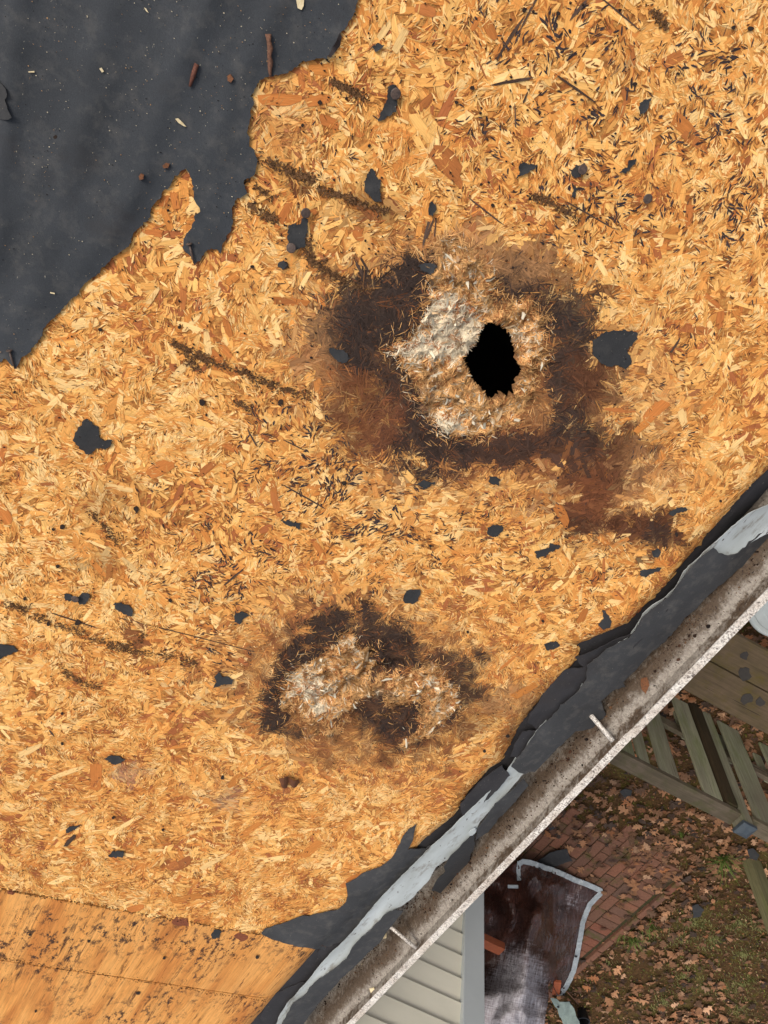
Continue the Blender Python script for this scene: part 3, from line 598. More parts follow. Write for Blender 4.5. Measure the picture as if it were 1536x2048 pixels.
# 9 single conspicuous strands read off the photograph: x, y, length, width (px), image angle, tone
BIG = [(893, 325, 92, 40, 50, 6), (905, 345, 80, 22, 55, 6), (582, 603, 78, 18, 4, 5), (569, 602, 60, 12, 6, 6), (367, 592, 62, 17, 88, 6), (455, 655, 42, 14, 75, 5), (1365, 250, 60, 24, 40, 5), (1385, 275, 46, 26, 45, 6), (1250, 195, 40, 10, 70, 6), (1345, 118, 54, 26, -25, 6), (90, 968, 44, 8, -4, 7), (320, 935, 60, 30, -30, 5), (415, 935, 44, 14, -40, 6),
       (553, 1010, 66, 14, 75, 6), (558, 940, 30, 14, 80, 6), (548, 975, 40, 10, 80, 5), (362, 1728, 56, 22, -30, 7), (345, 1730, 30, 18, -30, 6), (1125, 1030, 56, 18, 60, 5), (1207, 1140, 56, 5, 90, 6), (1160, 1240, 66, 14, -62, 5), (10, 1030, 50, 22, 60, 5), (193, 1555, 60, 16, 88, 5), (274, 1815, 40, 20, -20, 5), (375, 1795, 70, 22, -10, 4), (555, 1715, 66, 16, -8, 0),
       (950, 50, 40, 14, -60, 5), (980, 58, 50, 22, 65, 5), (850, 205, 44, 16, -45, 6), (850, 20, 54, 20, 20, 6), (560, 200, 90, 22, 2, 5), (640, 200, 60, 20, -8, 5), (700, 600, 30, 10, 60, 4), (1310, 820, 70, 34, -42, 5), (1290, 845, 60, 20, -40, 4), (1400, 660, 50, 14, 10, 6), (1240, 820, 70, 9, 4, 6), (1440, 780, 40, 12, -50, 4), (1050, 1380, 60, 20, -30, 4), (1480, 880, 60, 12, -40, 0),
       (760, 1135, 90, 10, -35, 3), (700, 1110, 60, 8, -40, 0), (980, 820, 4, 2, 0, 4), (1170, 190, 26, 10, 60, 3), (640, 1100, 50, 12, 60, 5), (430, 1720, 70, 12, -30, 0), (500, 1660, 60, 14, -35, 4), (130, 1545, 90, 12, -20, 0), (60, 1500, 60, 14, -25, 0), (250, 1650, 80, 10, -30, 0), (620, 1700, 60, 20, -40, 4), (700, 1760, 50, 16, -40, 5), (120, 1760, 60, 16, -20, 0), (470, 1560, 44, 12, -50, 4), (610, 560, 46, 10, -60, 0), (640, 600, 40, 12, 40, 5), (690, 350, 40, 10, 60, 0), (800, 80, 60, 20, -60, 0), (770, 60, 50, 16, -55, 0), (960, 130, 70, 4, 65, 7), (1265, 110, 50, 10, 80, 6), (1245, 220, 40, 10, -75, 6), (820, 1245, 80, 8, 2, 3), (1015, 1325, 60, 8, -40, 5), (350, 400, 40, 18, 80, 5), (335, 440, 50, 16, 70, 4), (420, 500, 30, 14, 60, 5), (450, 700, 40, 16, 50, 5)]
DK = [(1243, 30, 110, 3, 40), (1155, 180, 110, 4, 35), (975, 425, 100, 3, 38), (380, 1270, 300, 2.5, 14), (605, 990, 110, 3.5, 29), (590, 890, 60, 3, 28), (860, 455, 50, 5, -70), (850, 470, 60, 6, -75), (1150, 265, 4, 3, 0), (1180, 430, 120, 3, 30), (105, 1465, 20, 3, 50), (505, 875, 44, 3, 62), (720, 540, 44, 6, 60), (730, 530, 44, 5, 60), (870, 455, 40, 3, -85), (140, 1680, 34, 7, -48), (150, 1240, 110, 4, 18), (1180, 800, 50, 4, 25), (470, 1150, 60, 4, -40), (1040, 160, 60, 6, -10), (1010, 90, 80, 6, -60), (1030, 60, 90, 7, -58), (1055, 30, 80, 6, -62), (1155, 20, 60, 8, -50), (1010, 165, 66, 5, -12), (1050, 195, 30, 5, -70), (1030, 230, 60, 3, 88), (1350, 690, 40, 6, -55)]
A = np.array(BIG, float); P0 = hit(A[:, 0], A[:, 1], roof_plane); an = np.radians(A[:, 4]); P1 = hit(A[:, 0] + np.cos(an) * 10, A[:, 1] + np.sin(an) * 10, roof_plane); dv = P1 - P0; sc = np.linalg.norm(dv, axis=1) / 10
add(P0[:, 0], P0[:, 1], A[:, 0], A[:, 1], np.arctan2(dv[:, 1], dv[:, 0] / math.cos(TH)), A[:, 2] * sc, A[:, 3] * sc, np.full(len(A), .0013), rng.normal(0, .0004, len(A)), (.65 * TONES[A[:, 5].astype(int)] + .35 * TONES[np.minimum(A[:, 5].astype(int), 4)]) * rng.uniform(.8, 1.05, (len(A), 1)), st=False, rag=.28)
A = np.array(DK, float); P0 = hit(A[:, 0], A[:, 1], roof_plane); an = np.radians(A[:, 4]); P1 = hit(A[:, 0] + np.cos(an) * 10, A[:, 1] + np.sin(an) * 10, roof_plane); dv = P1 - P0; sc = np.linalg.norm(dv, axis=1) / 10
add(P0[:, 0], P0[:, 1], A[:, 0], A[:, 1], np.arctan2(dv[:, 1], dv[:, 0] / math.cos(TH)), A[:, 2] * sc, A[:, 3] * sc, np.full(len(A), .0016), rng.normal(0, .0003, len(A)), np.array(S(84, 66, 56)[:3]) * rng.uniform(.7, 1.3, (len(A), 1)), st=False, rag=.3)
D = {k: np.concatenate([s[k] for s in SETS]) for k in ('P', 'g', 'u', 'c')}
_cx, _cy = proj(D['P'].mean(1)); _bad = sd_poly(_cx, _cy, HOLE) > -1.0
nb0 = sum(s['n'] for s in SETS[:-2])
area = np.abs(np.linalg.norm(D['P'][:, 3] - D['P'][:, 7], axis=1) * np.linalg.norm(D['P'][:, 1] - D['P'][:, 5], axis=1)); area[nb0:nb0 + len(BIG)] *= 100; area[_bad] = -1
big = np.argsort(-area)[:290]; rest = np.setdiff1d(np.where(~_bad)[0], big)
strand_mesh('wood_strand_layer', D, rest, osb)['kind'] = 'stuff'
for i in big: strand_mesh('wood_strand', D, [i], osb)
print('strands', len(area))

# --- plywood sheets below the joint
def ply_h(X, Y, px, py):
    t = np.clip((X - (xedge(Y) - .05)) / .05, 0, 1.2)
    return (fbm(X * 12, Y * 4, 3) - .5) * .003 - .018 * t ** 2.2
YC = [(-2.02, None)]
def kerf(px): return 1915 + (px / 530) * 86
k0 = hit(np.array(0.), np.array(1915.), roof_plane)[1]; k1 = hit(np.array(530.), np.array(2001.), roof_plane)[1]; YK = (k0 + k1) / 2
o = grid_sheet('plywood_sheet', -.62, YK + .0016, YJ - .0045, .006, MP, ply_h, None, None, house); o['label'] = 'smooth orange plywood strip between the board joint and the saw cut'
o = grid_sheet('plywood_sheet', -.62, -2.50, YK - .0016, .006, MP, ply_h, None, None, house); o['label'] = 'smooth orange plywood beyond the saw cut'
def crumbs(name, pts, cc, parent, smin=.0012, smax=.004, kind='stuff', h=.001):
    """Loose irregular grains lying on the roof surface."""
    V = []; Fc = []; C = []
    pts = np.array(pts, float); P = hit(pts[:, 0], pts[:, 1], roof_plane); hh = base_h(P[:, 0], P[:, 1]); hh = np.where(P[:, 1] < YJ, 0, hh)
    for p, q in zip(P, hh):
        r = rng.uniform(smin, smax); b = len(V); c = p + NRM * (q + h + r * .2); k = 5; a0 = rng.uniform(0, 6.3); st = rng.uniform(.5, 1)
        V.append(c + NRM * r * .45)
        for j in range(k):
            a = a0 + j * 2 * math.pi / k; rr = r * rng.uniform(.6, 1.1); V.append(c + np.array([math.cos(a) * rr, math.sin(a) * rr * st, 0]) - NRM * r * .3)
        for j in range(k): Fc.append((b, b + 1 + j, b + 1 + (j + 1) % k))
        cl = np.array(cc[rng.integers(len(cc))][:3]) * rng.uniform(.7, 1.3); C += [cl] * (k + 1)
    o = mesh_obj(name, V, Fc, MCR, parent, cols=C)
    if kind: o['kind'] = kind
    return o
def scatter_line(a, b, n, sp): return [(a[0] + (b[0] - a[0]) * t + rng.normal(0, sp), a[1] + (b[1] - a[1]) * t + rng.normal(0, sp)) for t in rng.random(n)]
pts = scatter_line((0, 1778), (650, 1891), 500, 2.2) + scatter_line((0, 1916), (530, 2002), 420, 2.6) + scatter_line((240, 1870), (470, 1910), 120, 4)
crumbs('joint_dirt', pts, [S(70, 46, 28), S(96, 62, 34), S(48, 34, 26)], house, .0008, .0022)
pts = [(rng.normal(110, 75), rng.normal(1850, 38)) for _ in range(650)] + [(rng.normal(260, 90), rng.normal(1930, 40)) for _ in range(90)] + [(rng.uniform(0, 500), rng.uniform(1800, 2040)) for _ in range(60)]
pts = [p for p in pts if p[1] > 1790 + p[0] * .174 and p[0] < 600 and p[1] < 2060 - max(0, p[0] - 500)]
crumbs('plywood_grime', pts, [S(88, 56, 36), S(104, 66, 38), S(74, 52, 40)], house, .0004, .0014, h=0)
for (x, y, r) in [(22, 1784, 9), (362, 1843, 17), (484, 1873, 15)]:
    o = sheet('knot', blob(x, y, r, r * .55, 12, .17), roof_plane, m_plain('knot_dark', S(140, 76, 40), S(104, 54, 30), 200), house, .0006, 40, off=.0010)
# ------------------------------------------------------------------ felt underlayment left on the upper deck
FELT = [(742, -60), (715, -5), (712, 15), (702, 40), (690, 58), (680, 66), (672, 92), (660, 104), (655, 116), (632, 118), (606, 122), (590, 136), (566, 147), (540, 152), (520, 160), (508, 178), (503, 192), (509, 203), (503, 215), (500, 235), (495, 262), (499, 275),
        (501, 290), (512, 310), (516, 328), (511, 340), (508, 350), (500, 354), (489, 358), (490, 366), (493, 384), (486, 392), (476, 395), (467, 405), (464, 418), (466, 440), (463, 458), (455, 470), (447, 486), (440, 506), (432, 497), (425, 493), (413, 500), (402, 514), (390, 528),
        (381, 506), (370, 500), (366, 492), (370, 474), (385, 452), (390, 440), (388, 430), (400, 422), (398, 412), (391, 398), (386, 372), (380, 345), (374, 336), (366, 340), (352, 352), (340, 372), (328, 382), (320, 396), (306, 408), (301, 420), (303, 432), (282, 450), (266, 466), (263, 480), (261, 488),
        (240, 505), (225, 515), (210, 530), (200, 545), (182, 557), (166, 570), (155, 588), (138, 600), (122, 622), (104, 636), (90, 655), (82, 675), (70, 692), (58, 702), (45, 714), (35, 734), (22, 724), (14, 714), (0, 722), (-30, 728), (-70, 730), (-80, -60)]
def lift_wr(k, sc=90):
    return lambda a, b: k * (fbm(a / sc, b / (sc * 2.2), 3) - .45) + .0008
def edge_curl(poly, amt, wd=14):
    return lambda a, b: .0006 + amt * np.exp(-pdist(a, b, poly) / wd) * sstep(.35, .65, fbm(a / 35, b / 35, 2))
fj = jag(FELT, 4, 2.4, seed=3)
FOLDS = [([(40, -20), (10, 300), (-20, 520)], .004, 26), ([(230, -20), (190, 120), (150, 330), (60, 600)], .003, 34), ([(420, -20), (330, 200), (240, 420), (130, 600)], .0035, 30), ([(560, 0), (470, 180), (420, 320)], .0025, 22), ([(140, 620), (230, 480), (300, 330)], .003, 14)]
def folds(a, b): return sum(k * np.exp(-(pdist(a, b, ln, False) / w_) ** 2) for ln, k, w_ in FOLDS)
o = sheet('felt_underlayment', fj, roof_s, MF, None, .0016, 16, lambda a, b: .0038 + .010 * np.maximum(0, fbm(a / 110 + b / 200, b / 420, 3) - .5) * sstep(0, 70, pdist(a, b, FELT)) + folds(a, b) * sstep(0, 50, pdist(a, b, FELT)) + edge_curl(FELT, .0015)(a, b), 0)
tag(o, 'big sheet of charcoal roofing felt with torn edge at the upper left', 'roofing felt')
fl = [(-40, 152), (-2, 153), (6, 164), (18, 176), (21, 188), (16, 198), (22, 216), (31, 231), (24, 237), (-40, 238)]
o = sheet('felt_flap', jag(fl, 5, 1, seed=8), roof_s, MF3, None, .0015, 9, lambda a, b: .006 + .007 * sstep(-10, 30, a), 0)
tag(o, 'loose lighter felt flap lying on the underlayment at the left edge of the photo', 'roofing felt')

# scraps of felt still stuck to the board: outline, label
SCR = [
 ([(775, 172), (787, 168), (797, 175), (798, 190), (793, 205), (792, 222), (775, 232), (756, 243), (762, 222), (772, 203), (774, 188)], 'dagger shaped felt scrap pinned by a nail near the top centre'),
 ([(742, 337), (750, 340), (755, 358), (762, 358), (761, 368), (758, 376), (763, 400), (750, 404), (742, 392), (730, 382), (728, 368), (732, 350)], 'tall pointed felt scrap left of the red-brown square strand'),
 ([(608, 430), (615, 436), (616, 455), (612, 470), (611, 492), (594, 498), (574, 498), (577, 480), (575, 460), (578, 447), (600, 447)], 'square felt scrap with a neck running up to a round nail head'),
 ([(1186, 680), (1205, 664), (1235, 658), (1262, 660), (1272, 664), (1272, 676), (1262, 690), (1250, 697), (1258, 712), (1262, 726), (1250, 737), (1236, 728), (1216, 731), (1196, 722), (1184, 706), (1182, 694)], 'largest loose felt scrap right of the black hole'),
 ([(168, 838), (176, 836), (187, 846), (198, 850), (200, 862), (200, 877), (226, 879), (222, 890), (212, 898), (196, 894), (184, 904), (174, 906), (160, 893), (147, 880), (154, 860)], 'folded black felt scrap on the bare board far left of the hole'),
 ([(1204, 1218), (1210, 1217), (1212, 1226), (1220, 1236), (1220, 1250), (1206, 1258), (1195, 1248), (1204, 1236)], 'bottle shaped felt scrap close above the gutter'),
 ([(1087, 1285), (1100, 1280), (1112, 1281), (1119, 1288), (1106, 1296), (1090, 1297)], 'small oval felt scrap near the eave below the bottle shaped one'),
 ([(1068, 1102), (1080, 1096), (1100, 1092), (1117, 1086), (1120, 1092), (1105, 1100), (1088, 1110), (1072, 1112)], 'long thin felt scrap right of centre above the lower rotten patch'),
 ([(805, 1192), (812, 1180), (826, 1176), (838, 1174), (841, 1184), (836, 1198), (822, 1206), (808, 1204)], 'rounded felt scrap just above the lower rotten patch'),
 ([(833, 966), (846, 957), (856, 960), (871, 964), (860, 970), (848, 976)], 'lens shaped felt scrap below the big rotten ring'),
 ([(562, 1038), (578, 1040), (602, 1044), (600, 1058), (590, 1052), (575, 1050)], 'upturned felt scrap with pale edge in the centre left'),
 ([(1345, 1018), (1352, 1012), (1368, 1012), (1372, 1018), (1360, 1022), (1350, 1026), (1338, 1030), (1334, 1024)], 'curved felt scrap on the brown stain trail above the gutter'),
 ([(209, 1514), (226, 1509), (240, 1508), (250, 1516), (243, 1523), (228, 1525)], 'pointed oval felt scrap left of the brown leaf'),
 ([(217, 1706), (228, 1700), (240, 1698), (250, 1702), (247, 1710), (232, 1711), (220, 1712)], 'small flat felt scrap above the plywood joint'),
 ([(130, 1186), (140, 1184), (148, 1190), (142, 1200), (133, 1196)], 'left half of a pair of tiny felt scraps at the left'),
 ([(154, 1192), (166, 1184), (178, 1186), (181, 1194), (170, 1206), (158, 1206)], 'right and larger half of a pair of tiny felt scraps at the left'),
 ([(227, 1205), (242, 1202), (258, 1208), (268, 1220), (264, 1230), (246, 1226), (232, 1216)], 'kidney shaped felt scrap just right of the pair'),
 ([(-6, 1286), (12, 1284), (28, 1290), (38, 1298), (20, 1306), (8, 1313), (-6, 1316)], 'dark felt scrap cut by the left edge of the photo'),
 ([(428, 1352), (438, 1340), (444, 1349), (466, 1356), (464, 1364), (448, 1365), (426, 1372), (434, 1362)], 'star shaped felt scrap left of the lower rotten patch'),
 ([(470, 1226), (482, 1220), (492, 1222), (498, 1228), (488, 1236), (480, 1246), (470, 1240)], 'grey felt scrap up and left of the lower rotten patch'),
 ([(1034, 330), (1044, 322), (1056, 328), (1074, 328), (1068, 336), (1050, 345), (1032, 356), (1040, 342)], 'ragged bird shaped felt scrap in the upper middle right'),
 ([(1142, 340), (1150, 328), (1160, 330), (1168, 324), (1166, 338), (1158, 352), (1148, 356), (1140, 348)], 'nail pierced felt scrap between two ragged scraps at upper right'),
 ([(1240, 340), (1252, 332), (1256, 320), (1270, 316), (1268, 328), (1258, 338), (1250, 346), (1236, 344)], 'narrow ragged felt scrap rightmost of the row at upper right'),
 ([(1276, 206), (1286, 200), (1300, 196), (1296, 212), (1288, 226), (1278, 228), (1275, 216)], 'small square felt scrap in the dark speckled area at upper right'),
 ([(1144, 380), (1150, 368), (1154, 376), (1148, 392), (1142, 392)], 'sliver of felt under the nail pierced scrap'),
 ([(858, 406), (864, 402), (872, 408), (872, 418), (866, 430), (858, 428), (855, 416)], 'small felt tag with a nail hole above the big rotten ring'),
 ([(656, 694), (668, 694), (690, 700), (700, 716), (686, 724), (670, 716), (660, 706)], 'flat felt scrap on the left rim of the dark ring'),
 ([(976, 1052), (990, 1046), (1005, 1050), (1004, 1060), (995, 1070), (980, 1072), (974, 1064)], 'crumpled black felt bit below the big rotten ring'),
 ([(978, 952), (992, 950), (1000, 958), (996, 968), (984, 967), (976, 960)], 'tiny felt bit at the lower rim of the big ring'),
 ([(423, 1864), (430, 1856), (438, 1856), (443, 1862), (440, 1870), (432, 1874), (424, 1872)], 'hexagonal felt bit on the plywood near the joint'),
 ([(132, 1656), (140, 1650), (162, 1646), (156, 1650), (146, 1660), (134, 1661)], 'thin curved felt sliver at lower left'),
 ([(1278, 1140), (1290, 1138), (1306, 1134), (1320, 1133), (1318, 1139), (1304, 1144), (1292, 1150), (1280, 1151)], 'rod like felt scrap beside the eave felt'),
 ([(1100, 1085), (1110, 1086), (1119, 1091), (1112, 1097), (1098, 1094)], 'short grey felt bit touching the long thin scrap'),
 ([(1302, 1100), (1312, 1094), (1320, 1100), (1318, 1110), (1306, 1112)], 'felt bit at the lower end of the brown stain trail'),
 ([(833, 530), (846, 524), (862, 526), (874, 530), (868, 540), (860, 548), (846, 540)], 'heart shaped dark felt bit at the top of the dark ring'),
 ([(744, 94), (756, 86), (768, 90), (760, 98), (750, 104)], 'small star shaped felt bit near the top edge'),
 ([(558, 524), (568, 520), (574, 530), (566, 538), (556, 532)], 'round felt bit with a hole at upper left of the big ring')]
for i, (pl, lb) in enumerate(SCR):
    pc = np.array(pl, float).mean(0)
    o = sheet('felt_scrap', jag(pl, 2.4, 2.0, seed=20 + i), roof_s, MF3, None, .0009, 7, (lambda pl: lambda a, b: .0028 + .0012 * fbm(a / 12, b / 12, 2) + .0016 * np.exp(-pdist(a, b, pl) / 2.5) * sstep(.45, .7, fbm(a / 14, b / 14 + 8, 2)))(pl), 0)
    tag(o, lb, 'felt scrap', 'torn scraps of roofing felt stuck to the boards')
# nails and holes
def on_roof(x, y, h=0):
    p = hit(np.array([float(x)]), np.array([float(y)]), roof_s)[0]; return p + NRM * h
def lathe(name, prof, c, mat, parent=None, seg=18, axis=None):
    ax = nrm(axis) if axis is not None else NRM; a = nrm(np.cross(ax, (.1, .9, .05))); b = np.cross(ax, a); V = []; Fc = []
    for r, h in prof:
        for k in range(seg):
            t = 2 * math.pi * k / seg; V.append(c + ax * h + a * r * math.cos(t) + b * r * math.sin(t))
    for i in range(len(prof) - 1):
        for k in range(seg): Fc.append((i * seg + k, i * seg + (k + 1) % seg, (i + 1) * seg + (k + 1) % seg, (i + 1) * seg + k))
    Fc += [tuple(range(seg))[::-1], tuple(range((len(prof) - 1) * seg, len(prof) * seg))]
    return mesh_obj(name, V, Fc, mat, parent)
for x, y in [(789, 186), (609, 423), (583, 494), (153, 1192), (1160, 338), (1290, 395)]:
    t = nrm(NRM + rng.normal(0, .12, 3)); lathe('nail_head', [(.0015, 0), (.0015, .004), (.0058, .0050), (.0060, .0058), (.0052, .0064), (.002, .0066)], on_roof(x, y, .0028), MNL, house, axis=t)
MHOLE = m_plain('nail_hole_dark', S(34, 26, 22), S(52, 38, 28), 300, .95)
for x, y, r in [(404, 803, 7), (561, 803, 6), (359, 653, 3.5), (201, 658, 4), (273, 1017, 6), (413, 828, 3), (30, 783, 3), (505, 532, 4), (738, 291, 4), (985, 410, 4), (1048, 20, 5), (1268, 168, 6), (1355, 147, 4), (1183, 98, 0), (1115, 28, 5), (1465, 55, 5), (1500, 57, 6), (912, 204, 4), (944, 176, 5), (688, 965, 5), (570, 528, 8), (125, 1052, 5), (107, 1057, 3), (116, 1130, 4), (98, 1246, 4), (156, 1243, 6), (605, 250, 4), (640, 205, 5), (50, 1195, 4),
                (341, 1199, 4), (125, 1425, 3), (125, 1485, 3), (227, 1633, 3), (326, 1657, 3), (445, 1553, 4), (545, 1378, 5), (540, 1400, 4), (1190, 690, 0), (1352, 1068, 4), (1415, 1068, 4), (1440, 1000, 3), (765, 1200, 0), (935, 1262, 3), (1015, 1470, 4), (968, 1500, 4), (60, 1867, 3), (178, 1880, 3), (329, 1914, 3), (72, 2020, 3), (515, 1912, 4), (277, 1984, 4), (1175, 863, 4), (1180, 530, 3), (1085, 1240, 3), (860, 1090, 3), (45, 40, 0), (113, 272, 4), (225, 545, 0)]:
    if r: sheet('nail_hole', blob(x, y, r, r * .85, 8, rng.uniform(0, 3), .25), roof_s, MHOLE, house, .0008, 30, lambda a, b: .0030 + 0 * a + (.0025 if x < 300 and y < 300 else 0), 0)
def rod(name, a, b, r, mat, label, cat, group=None, h=.005, cup=True, parent=None, off=None):
    A = on_roof(*a, h); B = on_roof(*b, h); e = empty(name, A); tube('shank', [A, A + (B - A) * .5 + NRM * .0006, B], [r, r, r * .5], mat, e, 6)
    if cup: lathe('head', [(r * 2.6, 0), (r * 2.8, .0008), (r * 2.4, .0014)], A, mat, e, 10, axis=A - B)
    tag(e, label, cat, group)
rod('nail', (22, 698), (33, 733), .0014, MNL, 'pulled nail lying at the lower tip of the felt sheet, left edge', 'nail', h=.0072)
rod('nail', (380, 486), (390, 526), .0014, MNL, 'pulled nail lying on the felt tongue between two torn bays', 'nail', h=.0072)
rod('nail', (395, 127), (381, 172), .0026, m_plain('rust_nail', S(112, 66, 48), S(74, 44, 36), 400, .8), 'rusty thick nail lying in the middle of the felt sheet', 'nail', h=.0075, cup=False)
# loose twigs, chips, leaf
def pt(x, y, h): return on_roof(x, y, h)
tg = [(537, 68), (538, 82), (541, 96), (539, 110), (541, 124), (540, 138), (541, 153)]
V = tube('twig', [pt(x, y, .0085 + .001 * math.sin(i)) for i, (x, y) in enumerate(tg)], [.0034, .0024, .0032, .0022, .0031, .0022, .0012], MTW, None, 8); tag(V, 'knobbly brown twig lying across the torn felt edge near the top', 'twig')
MCH = m_plain('wood_chip_pale', S(226, 212, 176), S(200, 176, 130), 300, .7, stretch=(1, .2, 1))
CH = [([(352, 236), (358, 235), (366, 243), (374, 252), (369, 251), (358, 244)], 'longest pale wood splinter on the felt sheet'), ([(202, 136), (206, 134), (211, 142), (207, 144)], 'small pale lozenge wood chip on the felt sheet'), ([(60, 142), (72, 141), (72, 144), (61, 144)], 'pale wood chip nearest the left edge on the felt'), ([(290, 15), (294, 17), (299, 26), (294, 22)], 'thin pale splinter near the top of the felt'), ([(104, 580), (113, 582), (113, 584), (104, 582)], 'tiny white splinter low on the felt sheet'),
      ([(592, -2), (608, -2), (607, 12), (603, 20), (595, 16)], 'translucent beige flake at the top edge of the photo'), ([(1146, 1180), (1150, 1170), (1156, 1166), (1152, 1176)], 'small pale splinter near the eave scraps')]
for i, (pl, lb) in enumerate(CH[:6]):
    tag(sheet('wood_chip', pl, roof_s, MCH, None, .0012, 6, lambda a, b: .0066 + folds(a, b), 0), lb, 'wood chip', 'pale chips lying on the felt')
MRC = m_plain('bark_bit', S(126, 78, 44), S(86, 56, 38), 300, .8)
for pl, lb in [([(327, 329), (333, 324), (341, 326), (338, 333), (329, 334)], 'small rusty bark bit on the felt above the torn point'), ([(281, 348), (285, 343), (291, 346), (290, 354), (283, 356)], 'small crumpled bark bit left of the torn point'), ([(456, 150), (462, 147), (468, 156), (463, 164), (456, 160)], 'small round bark bit right of the rusty nail')]:
    tag(sheet('bark_bit', pl, roof_s, MRC, None, .0035, 5, lambda a, b: .0084 + folds(a, b), 0), lb, 'bark bit', 'bark bits on the felt')
o = sheet('felt_curl', jag([(655, 113), (662, 98), (672, 80), (679, 64), (683, 74), (679, 92), (668, 104), (661, 114)], 4, .6), roof_s, m_felt('felt_edge_dark', S(48, 40, 40)), None, .0012, 5, lambda a, b: .007 + .006 * np.exp(-((a - 667) / 8) ** 2), 0)
tag(o, 'dark curled lip of felt at the upper end of the torn edge', 'felt scrap')
pts = [(rng.uniform(-20, 700), rng.uniform(-20, 720)) for _ in range(1500)]; pts = [p for p in pts if bool(inpoly(*p, FELT)) and float(pdist(*p, FELT)) > 6]
o = crumbs('wood_dust', pts, [S(188, 176, 150), S(120, 112, 98), S(150, 118, 84), S(34, 32, 32)], None, .0003, .0010, 'stuff', .0066); tag(o, 'fine pale wood dust sprinkled over the charcoal felt', 'dust')
pts = [(rng.uniform(0, 1250), rng.uniform(0, 1900)) for _ in range(2600)]; pts = [p for p in pts if not bool(inpoly(*p, FELT)) and p[1] < 1760 + p[0] * .17 and float(sd_poly(*p, HOLE)) < -8]
P_ = hit(np.array([p[0] for p in pts]), np.array([p[1] for p in pts]), roof_plane); pts = [p for p, q in zip(pts, P_) if q[0] < xedge(q[1]) - .01]
crumbs('board_grit', pts, [S(56, 44, 38), S(82, 56, 38), S(40, 34, 34)], house, .0006, .0022, 'stuff', .003)
# the brown leaf on the boards
lf = empty('curled_leaf', on_roof(576, 1552, .004)); MCL = m_plain('curled_leaf_brown', S(110, 66, 36), S(82, 48, 28), 120, .6)
for pl, s_ in (([(557, 1549), (563, 1544), (572, 1541), (578, 1546), (577, 1556), (574, 1566), (564, 1562)], 1), ([(577, 1546), (588, 1548), (597, 1551), (599, 1558), (592, 1563), (584, 1562), (576, 1556)], -1)):
    q = sheet('leaf_blade', jag(pl, 4, .5), roof_s, MCL, None, .0004, 4, (lambda s_: lambda a, b: .006 + .010 * np.exp(-((a - 577 + 10 * s_) / 9) ** 2))(s_), 0)
    q.parent = lf; q.location = q.location - lf.location
q = tube('leaf_stalk', [on_roof(569, 1562, .006), on_roof(568, 1574, .009), on_roof(566, 1586, .012)], [.0007, .0006, .0004], MTW, lf, 5)
tag(lf, 'curled brown dead leaf with stalk lying below the lower rotten patch', 'leaf')

# ------------------------------------------------------------------ the eave: felt, drip edge, gutter
def under_s(X, Y): return roof_plane(X, Y) - .013 - .35 * np.clip(np.asarray(X) - .635, 0, 1) + (fbm(np.asarray(X) * 30, np.asarray(Y) * 14, 2) - .5) * .005
def drip_s(X, Y):
    X = np.asarray(X, float); return roof_plane(X, Y) - .010 + (fbm(X * 12, np.asarray(Y) * 9, 2) - .5) * .006 - .22 * np.clip(X - .665, 0, 1)
def over_s(X, Y):
    X = np.asarray(X, float); return drip_s(X, Y) + .0075 - .22 * np.clip(X - .70, 0, 1)
U = [([(1330, 1195), (1290, 1240), (1265, 1266), (1212, 1290), (1150, 1315), (1163, 1331), (1190, 1345), (1260, 1300), (1310, 1250), (1350, 1200)], 'dark felt tongue under the board edge at the upper part of the eave'),
     ([(1171, 1334), (1150, 1336), (1129, 1341), (1106, 1365), (1082, 1394), (1077, 1407), (1059, 1427), (1054, 1443), (1075, 1460), (1046, 1464), (1028, 1490), (1021, 1511), (1035, 1515), (1075, 1480), (1120, 1430), (1165, 1380), (1185, 1340)], 'layered black felt curled out below the board edge mid eave'),
     ([(1004, 1535), (985, 1545), (965, 1558), (936, 1589), (920, 1610), (925, 1631), (950, 1625), (985, 1590), (1020, 1550)], 'small dark felt bulge under the board edge above the white flashing'),
     ([(600, 1966), (570, 1978), (545, 1990), (529, 2017), (519, 2036), (530, 2060), (560, 2060), (590, 2010), (625, 1965)], 'black felt at the bottom edge beside the plywood'),
     ([(640, 1898), (634, 1906), (636, 1916), (650, 1925), (690, 1880), (662, 1892)], 'little dark felt tab at the end of the board joint')]
for i, (pl, lb) in enumerate(U):
    inner = pl
    tag(sheet('eave_felt', jag(pl, 6, 1.4, seed=60 + i), roof_s if i < 0 else (lambda X, Y, q_=(.006 if i < 3 else .0155), r_=(.005 if i < 3 else .001): roof_plane(X, Y) - q_ + (fbm(np.asarray(X) * 30, np.asarray(Y) * 14, 2) - .5) * r_), m_felt('eave_felt_black', S(50, 48, 50), .1) if i == 0 else bpy.data.materials['eave_felt_black'], None, .0016, 8,
              (lambda s_: lambda a, b: s_ * (fbm(a / 30 + b / 30, b / 60 - a / 60, 2) - .5))(.010 if i < 3 else .001), 0), lb, 'roofing felt', 'felt along the eave')
